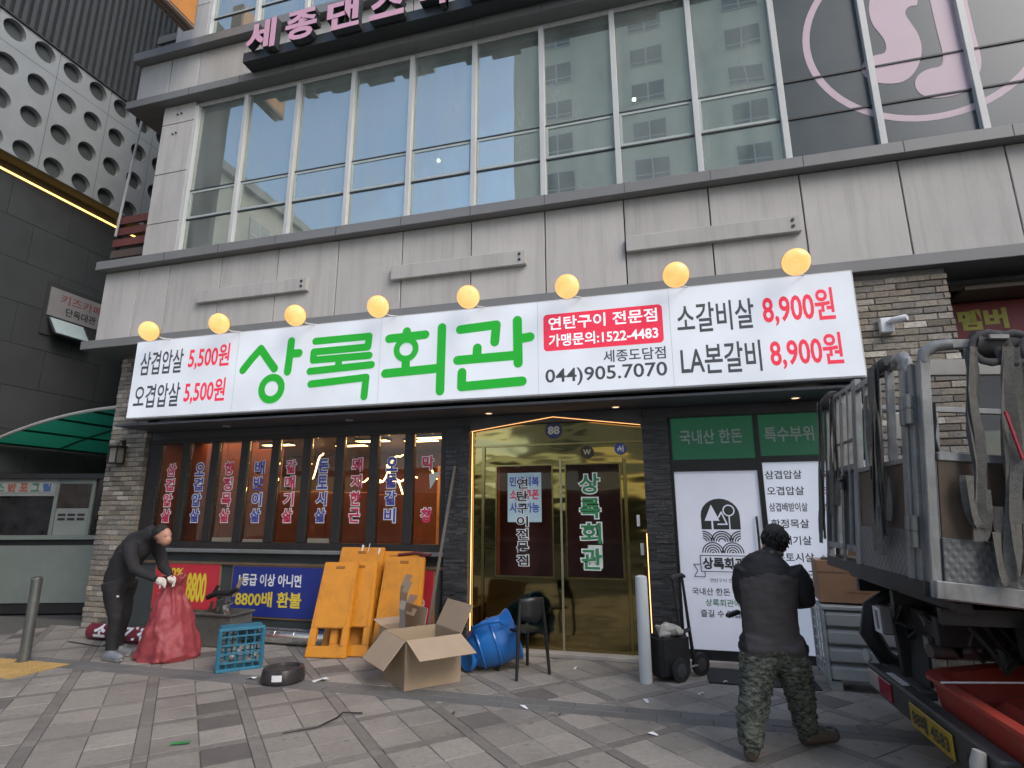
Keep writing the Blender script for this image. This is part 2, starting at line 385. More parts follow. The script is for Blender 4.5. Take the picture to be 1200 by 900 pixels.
for k in range(30):          # gutter strip of long stones along the shop fronts
    x0 = -9.4 + k * .46
    for (y0, y1) in ((5.316, 5.46), (5.466, 5.62)):
        dx = .2 if y0 > 5.4 else 0
        o = MB().box(x0 + dx + .003, x0 + dx + .457, y0, y1, -.014, rg.uniform(-.004, 0)).build('gutter_stone', m_gut, pave, bevel=.003)
for i in range(5):           # yellow tactile slabs by the steel bollard
    for j in range(2):
        x0, y0 = -8.35 + i * .31, 4.86 + j * .31 - .02
        t = MB().box(x0, x0 + .303, y0, y0 + .303, -.003, .005)
        for a in range(6):
            for b in range(6): t.lathe([(.018, .005), (.012, .010)], (x0 + .03 + a * .0485, y0 + .03 + b * .0485, 0), 6)
        t.build('tactile_slab', m_tact, pave)

# ================================================================== main building
B = thing('commercial_building', 'grey panelled shop building with long mirrored windows over a lit white restaurant sign', 'building', (-2, 7.3, 0))
PJ = [-9.13, -8.40, -7.75] + [-6.71 + 1.065 * i for i in range(15)]
def panels(z0, z1, y, xs, name='wall_panel'):
    for a, b in zip(xs, xs[1:]):
        MB().box(a + .008, b - .008, y, y + .05, z0 + .006, z1 - .006).build(name, m_panel, B, bevel=.004)
panels(4.49, 5.755, 6.85, PJ); panels(9.09, 9.97, 6.85, PJ)
MB().box(-9.12, 9, 6.905, 7.25, 4.40, 5.70).build('wall_core', m_back, B)
MB().box(-9.12, 9, 6.905, 7.25, 9.0, 9.98).build('wall_core', m_back, B)
MB().box(-9.15, -9.1, 6.87, 12, 4.40, 5.75).build('side_panel', m_panel, B)
MB().box(-9.15, -9.1, 6.87, 12, 9.09, 9.97).build('side_panel', m_panel, B)
MB().box(-9.23, 9, 6.70, 7.3, 4.345, 4.488).build('fascia_ledge', m_ledge, B, bevel=.006)
MB().box(-9.23, -8.9, 7.303, 12, 4.345, 4.488).build('fascia_ledge', m_ledge, B)
MB().box(-9.20, 9, 6.70, 7.05, 5.757, 5.91).build('window_ledge', m_ledge, B, bevel=.006)
MB().box(-9.20, -8.4, 7.053, 12, 5.757, 5.91).build('window_ledge', m_ledge, B)
MB().box(-9.16, 9, 6.70, 7.05, 8.935, 9.088).build('window_ledge', m_ledge, B, bevel=.006)
MB().box(-9.16, -8.4, 7.053, 12, 8.935, 9.088).build('window_ledge', m_ledge, B)
MB().box(-9.18, 9, 6.70, 7.05, 9.972, 10.15).build('window_ledge', m_ledge, B, bevel=.006)
MB().box(-9.18, -8.4, 7.053, 12, 9.972, 10.15).build('window_ledge', m_ledge, B)
for k in range(13):           # butt joints of the ledge sheets
    for z0, z1 in ((5.757, 5.91), (8.935, 9.088)):
        MB().box(PJ[2] + k * 1.065 + .002, PJ[2] + k * 1.065 + .009, 6.697, 6.702, z0 + .003, z1 - .003).build('ledge_joint', m_gasket, B)
# upper left corner pier
for z0, z1 in ((5.91, 6.58), (6.58, 7.545), (7.545, 8.55), (8.55, 8.935), (10.15, 11.1), (11.1, 12.1)):
    MB().box(-8.43, -7.735, 6.87, 6.93, z0 + .006, z1 - .006).build('pier_panel', m_panel, B, bevel=.004)
    MB().box(-8.43, -8.38, 6.933, 12, z0 + .006, z1 - .006).build('pier_panel', m_panel, B)
MB().box(-8.42, -7.74, 6.935, 7.2, 5.92, 8.93).build('pier_core', m_back, B); MB().box(-8.42, -7.74, 6.935, 7.2, 10.16, 12.1).build('pier_core', m_back, B)
for x, z in ((-8.1, 8.72), (-8.02, 8.73), (-8.15, 8.33), (-8.08, 8.34)):
    MB().lathe([(.016, 0), (.016, .02)], (x, 6.868, z), 8, (0, -1, 0)).build('bolt_hole', m_gasket, B)
# upper window band
MX = [-7.70 + 1.049 * i for i in range(16)]
def winband(z0, z1, zt, top=True):
    MB().box(-7.73, 9, 6.93, 7.0, z1 - .09, z1 - .002).build('head_frame', m_white, B)
    for i, x in enumerate(MX):
        MB().box(x - .038, x + .038, 6.875, 7.0, z0 + .002, z1 - .092).build('mullion', m_white, B, bevel=.004)
    for i in range(len(MX) - 1):
        a, b = MX[i] + .040, MX[i + 1] - .040
        dark = i >= 9
        for k, (s0, s1) in enumerate(zip([z0 + .02] + zt, zt + [z1 - .095])):
            pane = MB().box(a, b, 6.945, 6.953, s0 + .012, s1 - .012).build('window_pane', m_dark if dark else m_glass, B)
            if k < len(zt): MB().box(a, b, 6.93, 6.965, s1 - .011, s1 + .011).build('transom', m_gasket, B)
            if k == 1 and not dark:
                f = MB(); e = .035
                f.box(a + .004, a + e, 6.934, 6.944, s0 + .016, s1 - .016).box(b - e, b - .004, 6.934, 6.944, s0 + .016, s1 - .016)
                f.box(a + e, b - e, 6.934, 6.944, s0 + .016, s0 + .016 + e).box(a + e, b - e, 6.934, 6.944, s1 - .016 - e, s1 - .016)
                f.build('sash_frame', M('pale_sash', (.38, .43, .41), .4), B)
m_dark = M('charcoal_window_film', (.055, .07, .078), .32, var=.06, spec=.5)
winband(5.91, 8.935, [6.60, 7.15]); winband(10.15, 13.2, [10.75, 11.3])
# rooms behind the mirrored windows
for z0, z1 in ((5.85, 8.93), (10.1, 13.2)):
    MB().box(-8.3, 9, 11.0, 11.1, z0, z1).build('room_wall', m_int, B)
    MB().box(-8.3, 9, 7.02, 11.0, z0 - .02, z0 + .04).build('room_floor', M('room_floor', (.12, .10, .08), .6), B)
    MB().box(-8.3, 9, 7.02, 11.0, z1 - .12, z1 - .03).build('room_ceiling', M('room_ceiling', (.35, .35, .33), .8), B)
    MB().box(-8.37, -8.31, 7.02, 11.0, z0, z1).build('room_wall', m_int, B)
MB().box(-8.4, 9, 7.0, 20, 13.2, 22).build('upper_closing_mass', m_panel, B); MB().box(-8.4, 9, 11.2, 20, 0, 13.2).build('rear_closing_mass', m_panel, B)  # unseen bulk above and behind, added to stop light leaking in
for k, (x, y, z) in enumerate(((-3.75, 8.6, 8.15), (-.12, 8.2, 8.35), (-3.0, 9.2, 7.2), (-4.3, 9.5, 6.75), (-.9, 9.6, 6.9), (.55, 9.0, 6.8))):
    t = MB().ell((x, y, z), .035, .035, .035, 10, 8).build('hanging_bulb', EM('warm_white_bulb', (1, .85, .6), 14 if k < 2 else 5)); MB().tube([(x, y, z + .03), (x, y, 8.85)], .004, 5).build('flex', m_black, t)
    tag(t, '%s hanging bulb glinting behind the mirrored windows' % ('bright round left-hand', 'bright round right-hand', 'small middle', 'small leftmost', 'small right-hand', 'small rightmost')[k], 'bulb', 'bulbs behind the mirrored windows')
# pink music-note emblem printed on the charcoal film
m_pink = M('dusty_pink_film', (.50, .385, .44), .5, var=.04)
lg = MB(); fl = FY(6.944)
ringflat(lg, (3.41, 7.60), 1.33, 1.33, .085, fl, .0015, 72)
Sx = [(2.908, 8.093), (2.89, 7.956), (2.905, 7.776), (2.963, 7.639), (3.018, 7.487), (3.008, 7.354), (2.97, 7.313), (2.883, 7.318), (2.779, 7.294), (2.707, 7.193), (2.705, 7.076), (2.763, 6.979), (2.866, 6.905), (2.996, 6.864), (3.129, 6.859), (3.251, 6.945), (3.348, 7.118), (3.392, 7.306), (3.381, 7.51), (3.321, 7.697), (3.278, 7.829), (3.302, 7.909), (3.369, 7.942), (3.439, 7.912), (3.45, 8.2), (3.3, 8.35), (3.1, 8.36), (2.96, 8.25)]
Jx = [(3.572, 8.3), (3.572, 7.901), (3.579, 7.457), (3.593, 7.155), (3.568, 7.024), (3.531, 6.981), (3.413, 6.987), (3.297, 6.933), (3.242, 6.833), (3.242, 6.719), (3.3, 6.626), (3.409, 6.563), (3.537, 6.556), (3.677, 6.562), (3.815, 6.634), (3.892, 6.758), (3.954, 6.902), (3.969, 7.092), (3.955, 7.291), (3.953, 7.791), (3.95, 8.3)]
def chaikin(P):
    for _ in range(2): P = [q for a, b in zip(P, P[1:] + P[:1]) for q in ((a[0] * .75 + b[0] * .25, a[1] * .75 + b[1] * .25), (a[0] * .25 + b[0] * .75, a[1] * .25 + b[1] * .75))]
    return P
for P in (chaikin(Sx), chaikin(Jx)): lg.add([fl(u, v, .0035) for u, v in P], [tuple(range(len(P)))])
lg.build('music_note_emblem', m_pink, B, fix=False)
# metal channels left on the band
for k, (a, b) in enumerate(((-7.06, -5.04), (-3.65, -1.64), (-.31, 1.75))):
    c = MB().box(a, b, 6.775, 6.848, 4.97, 5.18).build('sign_channel', m_panel, B, bevel=.006)
    MB().lathe([(.02, 0), (.02, .012)], (b - .09, 6.775, 5.12), 8, (0, -1, 0)).build('bolt', m_gasket, c)
    MB().lathe([(.02, 0), (.02, .012)], (b - .09, 6.775, 5.04), 8, (0, -1, 0)).build('bolt', m_gasket, c)
# ---------------- storefront
MB().box(-8.08, 2.10, 6.58, 7.30, 3.0, 3.03).build('shop_soffit', m_lintel, B)
MB().box(-8.08, 2.39, 7.27, 7.5, 2.875, 2.997).build('lintel', m_lintel, B)
MB().box(-8.08, 2.39, 7.31, 7.5, 3.034, 4.34).build('upper_backing', m_back, B)
for x in (-6.4, -4.3, -2.22, -.55, 1.51):
    d = MB().lathe([(.055, 0), (.06, -.012), (.045, -.014)], (x, 7.0, 3.0), 18).build('downlight', m_white, B)
    MB().lathe([(.042, -.0145), (.001, -.0146)], (x, 7.0, 3.0), 16, caps=False).build('lens', EM('warm_downlight', (1, .62, .36), 1.4 if x > -1 else (.6 if x > -3 else .0)) if x > -3 else m_white, d)
# brick piers
def brickpier(x0, x1, z0, z1, yf, part_rng, seed):
    rb = random.Random(seed); ch, bl, jt = .0655, .212, .011
    core = MB().box(x0 + .012, x1 - .012, yf + .012, yf + .34, z0, z1).build('brick_pier', m_bmort, B)
    rest = MB(); shared = {}
    nz = int((z1 - z0) / (ch + jt))
    for i in range(nz):
        z = z0 + i * (ch + jt); x = x0 - (bl / 2 if i % 2 else 0) + rb.uniform(-.02, .02)
        while x < x1:
            a = max(x, x0 + rb.uniform(0, .006)); b = min(x + bl, x1 - rb.uniform(0, .006)); x += bl + jt
            if b - a < .03: continue
            pr = rb.uniform(-.005, .010); dp = .115
            if part_rng[0] <= z <= part_rng[1]:
                w = round((b - a) / .02) * .02; hh = rb.choice([.060, .063, .066])
                if (w, hh) not in shared:
                    o = MB().box(-w / 2, w / 2, 0, dp, 0, hh).build('brick', m_brick, None, bevel=.004); shared[(w, hh)] = o.data
                else:
                    o = bpy.data.objects.new('brick', shared[(w, hh)]); COL.objects.link(o)
                o.location = ((a + b) / 2, yf - pr, z); o.rotation_euler = (0, rb.uniform(-.006, .006), rb.uniform(-.012, .012)); o.parent = core
            else: rest.box(a, b, yf - pr, yf + dp, z, z + ch, rb.choice([0, 0, 1, 1, 1, 2]))
    if rest.f: tag(rest.build('brick_rest', m_bt, core, fix=False), kind='stuff')
    return core
brickpier(-8.85, -8.10, 0.0, 4.34, 7.17, (0, 3.05), 3)
brickpier(2.20, 3.13, 0.0, 4.34, 6.80, (2.3, 4.4), 4)
# restaurant window with nine narrow lights
MB().box(-8.09, -2.90, 7.24, 7.34, 2.80, 2.874).build('window_head', m_wood, B)
MB().box(-8.09, -2.90, 7.22, 7.34, 1.19, 1.285).build('window_bottom_rail', m_wood, B)
MB().box(-8.09, -2.90, 7.14, 7.40, 1.135, 1.188).build('window_sill', M('grey_sill', (.16, .17, .17), .5), B, bevel=.008)
MB().box(-8.09, -2.90, 7.27, 7.42, 0.0, 1.133).build('base_wall', m_base, B)
MB().box(-8.09, -2.90, 7.235, 7.269, .965, 1.0).build('poster_rail', M('timber_batten', (.16, .11, .07), .7, var=.25), B)
PX = [-7.83 + .5535 * i for i in range(9)]; PW = .415
edges = [-8.09] + [v for x in PX for v in (x, x + PW)] + [-2.90]
for k in range(0, len(edges), 2):
    MB().box(edges[k], edges[k + 1], 7.245, 7.335, 1.287, 2.798).build('window_post', m_wood, B, bevel=.004)
WT = ['삼겹압살', '오겹압살', '항정목살', '배받이살', '갈매기살', '돈토시살', '돼지한근', '오돌갈비', '막  창']
for i, x in enumerate(PX):
    p = MB().box(x + .002, x + PW - .002, 7.285, 7.293, 1.288, 2.796).build('window_pane', m_shopg, B)
    text('pane_lettering', WT[i], m_navy if i in (1, 3, 5, 7) else m_crim, p, FY(7.284), x + PW / 2 - .085, x + PW / 2 + .085, 1.55, 2.50, bold=.028, halo=.055, halo_mat=m_wht, vert=True)
    MB().box(x + .03, x + PW - .03, 7.278, 7.284, 1.288, 1.33 + .01 * (i % 3)).build('ledge_trim', M('dusty_trim', (.22, .19, .15), .7), p) if i in (2, 3, 5) else None
MB().add([FY(7.28)(u, v, .004) for u, v in ((-3.17, 2.23), (-2.99, 2.26), (-3.15, 2.02))], [(0, 1, 2)]).build('torn_film', M('peeled_film', (.5, .52, .5), .4), B, fix=False)
# room behind
RM = thing('restaurant_interior', 'warm brown dining room glowing behind the narrow window panes', 'interior', (-5, 9, 0))
MB().box(-8.1, -.2, 10.8, 10.9, 0, 3.0).build('back_wall', m_intw, RM)
MB().box(-8.1, -.2, 7.45, 10.8, -.03, .02).build('floor', M('dining_floor', (.09, .05, .03), .5), RM)
MB().box(-8.1, -.2, 7.45, 10.8, 2.93, 2.99).build('ceiling', M('dining_ceiling', (.18, .12, .07), .6), RM)
MB().box(-8.13, -8.1, 7.45, 10.8, .02, 2.93).build('side_wall', m_intw, RM)
MB().box(-.2, -.15, 7.45, 10.8, .02, 2.93).build('side_wall', m_intw, RM)
m_part = M('red_brown_partition', (.24, .065, .025), .5, var=.2, scale=5)
for k, (a, b, zt) in enumerate(((-8.08, -7.2, 2.9), (-7.18, -6.6, 2.9), (-6.58, -6.1, 2.75), (-6.08, -5.2, 2.05), (-5.18, -4.35, 2.02), (-4.33, -3.9, 1.98), (-3.2, -2.9, 2.5))):
    MB().box(a, b, 7.95, 8.0, .02, zt).build('booth_partition', m_part, RM, bevel=.01)
for k in range(5):
    MB().box(-3.85 + k * .2, -3.8 + k * .2, 9.2, 9.25, .02, 2.5).build('timber_post', M('honey_timber', (.42, .22, .09), .5, var=.3), RM)
def warm(x, y, z, L, ang, s): 
    return MB().tube([(x + L * t * math.cos(ang), y, z + L * t * math.sin(ang) + .10 * L * math.sin(3 * t * math.pi)) for t in [i / 10 - .5 for i in range(11)]], .012, 6)
m_neon = EM('warm_neon', (1, .55, .2), 5); m_lampE = EM('warm_lamp', (1, .6, .22), 4)
for k, (x, y, z, L, an) in enumerate(sorted(((-6.35, 9.3, 2.55, .7, 1.2), (-5.0, 9.6, 2.5, .9, .9), (-4.65, 9.2, 2.25, .6, -.9), (-3.9, 9.4, 2.3, .6, -.8), (-4.75, 9.8, 2.35, .5, .2), (-3.6, 9.9, 2.7, .7, .1), (-5.6, 9.9, 2.35, .6, .05), (-7.2, 9.2, 2.42, .3, -.2)))):
    tag(warm(x, y, z, L, an, 1).build('neon_tube', m_neon), '%s of the eight thin neon tubes glowing inside the restaurant' % ORD[k], 'neon tube', 'neon tubes inside the restaurant')
for k, (x, y) in enumerate(((-6.65, 8.55), (-5.45, 9.0), (-4.75, 8.5), (-3.95, 8.7), (-3.6, 8.4), (-2.2, 9.2))):
    t = thing('ceiling_lamp', 'flat warm ceiling lamp inside the restaurant, %s of the six' % (ORD[:5] + ['rightmost'])[k], 'ceiling lamp', (x, y, 2.92), 'ceiling lamps inside the restaurant')
    MB().box(x - .3, x + .3, y - .1, y + .1, 2.89, 2.925).build('housing', m_black, t); MB().box(x - .28, x + .28, y - .085, y + .085, 2.882, 2.889).build('diffuser', m_lampE, t)
il = bpy.data.lights.new('dining_fill_light', 'AREA'); il.energy = 30; il.color = (1, .55, .25); il.shape = 'RECTANGLE'; il.size = 5.4; il.size_y = 1.6  # added area fill that brightens the booths, with no fixture of its own
io = bpy.data.objects.new('dining_fill_light', il); COL.objects.link(io); io.location = (-5, 8.25, 2.87)
# posters under the window
m_tr = M('timber_frame', (.22, .14, .07), .7)
def poster(name, label, x0, x1, z0, z1, mat):
    t = thing(name, label, 'poster', ((x0 + x1) / 2, 7.25, z0))
    MB().box(x0 - .025, x1 + .025, 7.25, 7.268, z0 - .025, z1 + .025).build('frame', m_tr, t); MB().box(x0, x1, 7.241, 7.2495, z0, z1).build('sheet', mat, t); return t
p = poster('wall_poster', 'red poster under the window behind the bent-over man and sack', -7.62, -6.46, .33, .96, m_redp); f = FY(7.241)
text('poster_line', '100%', m_yel, p, f, -7.50, -7.10, .77, .90, bold=.03); text('poster_line', '1등급', m_wht, p, f, -7.52, -7.12, .58, .74, bold=.03); text('poster_line', '한우', m_wht, p, f, -7.52, -7.16, .39, .55, bold=.03)
text('poster_line', '8800', m_yel, p, f, -7.02, -6.66, .42, .84, bold=.04)
p = poster('wall_poster', 'blue poster under the window beside the orange signboards', -6.21, -4.55, .27, .945, m_bluep)
text('poster_line', '1등급 이상 아니면', m_wht, p, f, -6.10, -5.05, .68, .85, bold=.028); text('poster_line', '8800배 환불', m_yel, p, f, -6.13, -5.03, .40, .61, bold=.026)
p = poster('wall_poster', 'red poster half hidden behind the orange signboards beside the door pier', -4.3, -3.05, .3, .945, m_redp)
text('poster_line', '한우', m_wht, p, f, -3.35, -3.15, .4, .6, bold=.04)
# ---------------- entrance: dark stone jambs, light strips, gold mirror doors
def ledger(x0, x1, z0, z1, yf, seed, name='stone_jamb'):
    rb = random.Random(seed); core = MB().box(x0 + .01, x1 - .01, yf + .02, yf + .2, z0, z1).build(name, m_back, B); st = MB(); z = z0
    while z < z1 - .02:
        h = rb.choice([.022, .028, .034]); x = x0
        while x < x1 - .01:
            w = min(rb.uniform(.08, .2), x1 - x); st.box(x, x + w - .002, yf - rb.uniform(0, .016), yf + .06, z, min(z + h, z1) - .002, rb.choice([0, 0, 1])); x += w
        z += h
    tag(st.build('ledger_stones', [M('ledger_dark', (.032, .033, .036), .55, var=.3, scale=30, bump=.3), M('ledger_mid', (.052, .052, .055), .5, var=.3, scale=30, bump=.3)], core, fix=False), kind='stuff')
ledger(-2.895, -2.56, 0, 2.872, 7.2, 5); ledger(-.255, .065, 0, 2.872, 7.2, 6)
m_led = EM('warm_led', (1, .52, .18), 1.5)
# gable-shaped stone head above the door
gh = MB(); f = FY(7.27)
for P in ([(-2.56, 2.995), (-2.56, 2.80), (-1.40, 2.955), (-1.40, 2.995)], [(-1.40, 2.995), (-1.40, 2.955), (-.255, 2.80), (-.255, 2.995)]):
    gh.prism(P, f, 0, .05)
gh.build('gable_head', m_lintel, B)
for p, q in (((-2.548, .15), (-2.548, 2.79)), ((-.267, .15), (-.267, 1.45)), ((-2.54, 2.788), (-1.40, 2.942)), ((-1.40, 2.942), (-.27, 2.788))):
    yl = 7.235 if p[1] > 2 else 7.30
    MB().bar((p[0], yl, p[1]), (q[0], yl, q[1]), .007).build('light_strip', EM('dim_led', (1, .46, .15), .8) if p[1] > 2 else m_led, B)
def goldmat():
    mt = M('gold_mirror_sheet', (.275, .215, .09), .08, metal=1, var=.08, rvar=.03)
    nt = mt.node_tree; g = nt.nodes.new('ShaderNodeNewGeometry'); mp = nt.nodes.new('ShaderNodeMapping'); mp.inputs['Scale'].default_value = (.9, .9, 2.4)
    nz = nt.nodes.new('ShaderNodeTexNoise'); nz.inputs['Scale'].default_value = 1.3; nz.inputs['Detail'].default_value = 1.5; bp = nt.nodes.new('ShaderNodeBump'); bp.inputs['Strength'].default_value = .28; bp.inputs['Distance'].default_value = .06
    nt.links.new(g.outputs['Position'], mp.inputs[0]); nt.links.new(mp.outputs[0], nz.inputs['Vector']); nt.links.new(nz.outputs[0], bp.inputs['Height']); nt.links.new(bp.outputs[0], nt.nodes['Principled BSDF'].inputs['Normal']); return mt
m_gold = goldmat(); m_goldf = M('gold_trim', (.30, .24, .10), .22, metal=1, var=.1)
D = thing('entrance_door', 'tall double door of gold mirror sheet between dark stone jambs', 'door', (-1.4, 7.33, 0))
fr = MB(); y = 7.335
head = [(-2.56, 2.60), (-.255, 2.60), (-.255, 2.79), (-1.40, 2.945), (-2.56, 2.79)]
MB().prism(head, FY(7.345), 0, .012).build('gold_header', m_gold, D)
MB().box(-2.56, -.255, 7.31, 7.34, 2.575, 2.602).build('transom_bar', m_goldf, D)
for a, b in ((-2.56, -2.41), (-.48, -.255)): MB().box(a, b, 7.333, 7.345, .05, 2.574).build('side_strip', m_gold, D)
MB().box(-2.41, -.48, 7.333, 7.345, 2.38, 2.574).build('gold_header', m_gold, D)
MB().box(-2.41, -2.37, 7.31, 7.35, .05, 2.574).build('door_post', m_goldf, D); MB().box(-.52, -.48, 7.31, 7.35, .05, 2.379).build('door_post', m_goldf, D)
MB().box(-2.62, -.2, 7.16, 7.45, -.002, .045).build('threshold', M('pale_threshold', (.36, .33, .29), .7, var=.2, dirt=.4), B, bevel=.006)
for s, (a, b) in enumerate(((-2.365, -1.345), (-1.315, -.525))):
    lf = MB(); w0, w1 = ((-2.20, -1.45), (-1.255, -.57))[s]; z0, z1 = .91, 2.31
    lf.box(a, b, 7.325, 7.345, .05, z0).box(a, b, 7.325, 7.345, z1, 2.378).box(a, w0, 7.325, 7.345, z0, z1).box(w1, b, 7.325, 7.345, z0, z1)
    l = lf.build('door_leaf', m_gold, D)
    MB().box(w0, w1, 7.332, 7.338, z0, z1).build('glass', m_shopg, l)
    fr = MB(); e = .018
    fr.box(w0 - e, w0, 7.318, 7.324, z0 - e, z1 + e).box(w1, w1 + e, 7.318, 7.324, z0 - e, z1 + e).box(w0, w1, 7.318, 7.324, z0 - e, z0).box(w0, w1, 7.318, 7.324, z1, z1 + e)
    fr.build('glass_bead', m_goldf, l)
MB().box(-1.343, -1.317, 7.318, 7.345, .05, 2.378).build('meeting_stile', M('bright_edge', (.5, .45, .3), .3, metal=.8), D)
MB().box(-2.3, -.5, 7.8, 7.85, .02, 2.4).build('lobby_screen', M('dark_maroon', (.09, .02, .018), .5, var=.3), D)
f = FY(7.330)
text('door_lettering', '연탄구이전문점', m_blk, D, f, -1.925, -1.77, 1.02, 2.16, bold=.022, halo=.055, halo_mat=m_wht, vert=True, d=.012)
text('door_lettering', '상록회관', m_grnl, D, f, -1.085, -.825, .98, 2.22, bold=.022, halo=.05, halo_mat=m_wht, vert=True, d=.012)
t = MB().box(-2.05, -1.59, 7.3245, 7.3275, 1.58, 2.22).build('pasted_notice', M('pale_blue_print', (.38, .52, .58), .5), D)
for z0, z1, s, m in ((2.04, 2.17, '민생회복', m_navy), (1.87, 2.0, '소비쿠폰', m_crim), (1.70, 1.83, '사용가능', m_navy)):
    text('notice_line', s, m, t, FY(7.3245), -2.02, -1.62, z0, z1, bold=.03, d=.002)
MB().box(-1.0, -.82, 7.3245, 7.327, 1.02, 1.30).build('white_patch', M('pale_patch', (.55, .62, .58), .5), D)
r = MB(); discflat(r, (-1.41, 2.775), .115, FY(7.333), .004); r = r.build('roundel', M('indigo_disc', (.05, .05, .16), .4), D, fix=False)
text('roundel_number', '88', m_wht, r, FY(7.329), -1.49, -1.33, 2.72, 2.83, bold=.04)
r = MB(); discflat(r, (-.97, 2.47), .085, FY(7.31), .004); r = r.build('roundel', M('umber_disc', (.05, .035, .015), .4), D, fix=False)
text('roundel_letter', 'W', M('cream_print', (.6, .52, .35), .5), r, FY(7.306), -1.02, -.92, 2.435, 2.505, bold=.03)
r = MB(); discflat(r, (-.54, 2.50), .075, FY(7.30), .004); r = r.build('roundel', M('blue_disc', (.06, .08, .3), .4), D, fix=False)
e = MB(); [stroke(e, s_, .007, FY(7.296), .002) for s_ in ([(-.57, 2.47), (-.545, 2.53), (-.53, 2.47)], [(-.505, 2.46), (-.505, 2.54)], [(-.575, 2.495), (-.50, 2.505)])]; e.build('roundel_mark', m_wht, r, fix=False)
for x, z, m in ((-.36, 1.62, m_wht), (-.33, 1.28, m_wht), (-.24, 1.28, m_blk)):
    MB().box(x - .02, x + .02, 7.29, 7.32, z - .09, z + .05).build('door_switch', m, D, bevel=.006)
# ---------------- right-hand bay: green panels, white side door, price board
m_frm = M('black_bay_frame', (.016, .018, .019), .4)
MB().box(.068, 2.40, 7.33, 7.5, 0, 2.872).build('bay_backing', m_back, B)
for a, b, z0, z1 in ((.068, .10, 0, 2.87), (1.062, 1.118, 0, 2.87), (2.36, 2.398, 0, 2.87), (.101, 1.061, 2.19, 2.33), (1.119, 2.359, 2.28, 2.35), (.101, 1.061, 2.855, 2.87), (1.119, 2.359, 2.855, 2.87)):
    MB().box(a, b, 7.25, 7.329, z0, z1).build('bay_frame', m_frm, B)
MB().box(.10, 2.36, 7.2, 7.33, 0, .05).build('bay_step', M('pale_step', (.42, .38, .34), .7, var=.15, dirt=.4), B)
m_green = M('green_backlit_panel', (.012, .075, .04), .5, var=.05, em=(.012, .085, .04), es=.16)
for a, b, s, c0, c1 in ((.101, 1.061, '국내산 한돈', .20, .93), (1.119, 2.359, '특수부위', 1.18, 1.72)):
    z0 = 2.335 if a < 1 else 2.355
    g_ = MB().box(a, b, 7.27, 7.32, z0, 2.853).build('green_panel', m_green, B)
    text('panel_lettering', s, M('dull_white_letter', (.35, .38, .37), .5), g_, FY(7.27), c0, c1, 2.52, 2.70, bold=.02)
W = thing('side_door', 'white printed door with round-topped tree emblem beside the gold entrance', 'door', (.58, 7.29, .05))
m_wd = M('pale_lavender_film', (.60, .62, .70), .4, var=.03, em=(.6, .64, .78), es=.10)  # faint emission added to lift the sheet's brightness
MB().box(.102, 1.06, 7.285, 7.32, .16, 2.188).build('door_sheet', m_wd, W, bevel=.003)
MB().box(.102, 1.06, 7.282, 7.32, .052, .158).build('kick_plate', m_frm, W)
MB().tube([(1.0, 7.26, 1.0), (1.0, 7.245, 1.05), (1.0, 7.245, 1.6), (1.0, 7.26, 1.65)], .014, 8).build('pull_handle', M('dark_handle', (.05, .05, .05), .4, metal=.5), W, smooth=True)
f = FY(7.285); cx = .60; m_ink = M('charcoal_ink', (.035, .04, .038), .5)
e = MB(); P = [(cx - .22, 1.50), (cx + .22, 1.50)] + [(cx + .22 * math.cos(R(a)), 1.66 + .20 * math.sin(R(a))) for a in range(0, 181, 15)]
e.add([f(u, v, .002) for u, v in P], [tuple(range(len(P)))])
em = e.build('tree_emblem', m_ink, W, fix=False)
e = MB()
e.add([f(u, v, .0035) for u, v in ((cx - .18, 1.60), (cx - .01, 1.60), (cx - .095, 1.79))], [(0, 1, 2)])
e.add([f(u, v, .004) for u, v in ((cx - .105, 1.48), (cx - .085, 1.48), (cx - .085, 1.60), (cx - .105, 1.60))], [(0, 1, 2, 3)])
ringflat(e, (cx + .10, 1.72), .068, .068, .014, f, .0035)
e.add([f(u, v, .004) for u, v in ((cx + .093, 1.46), (cx + .107, 1.46), (cx + .107, 1.655), (cx + .093, 1.655))], [(0, 1, 2, 3)])
for a, b in (((cx - .03, 1.56), (cx + .07, 1.56)), ((cx + .07, 1.56), (cx + .015, 1.70)), ((cx + .015, 1.70), (cx - .02, 1.64))): stroke(e, [a, b], .008, f, .005)
e.build('emblem_trees', m_wd, em, fix=False)
e = MB()
for (ccx, ccz, n) in ((cx - .21, 1.36, 4), (cx, 1.36, 4), (cx + .21, 1.36, 4), (cx - .11, 1.23, 5), (cx + .11, 1.23, 5)):
    for k in range(n):
        rr_ = .125 - k * .027
        a0, a1 = (0, 180)
        if ccx < cx - .15: a0, a1 = 0, 92
        if ccx > cx + .15: a0, a1 = 88, 180
        low = ccz < 1.3
        if rr_ > .015: ringflat(e, (ccx, ccz), rr_, rr_, .014, f, .006 if low else .0045, 18, a0, a1)
e.build('emblem_waves', m_ink, em, fix=False)
e = MB()
for (ccx, ccz) in ((cx - .11, 1.23), (cx + .11, 1.23)): discflat(e, (ccx, ccz + .0), .124, f, .0052)
P = [(u, v) for u, v in ((cx - .24, 1.0), (cx + .24, 1.0), (cx + .24, 1.228), (cx - .24, 1.228))]
e.add([f(u, v, .0068) for u, v in P], [(0, 1, 2, 3)])
e.build('emblem_ground', m_wd, em, fix=False)
e = MB()
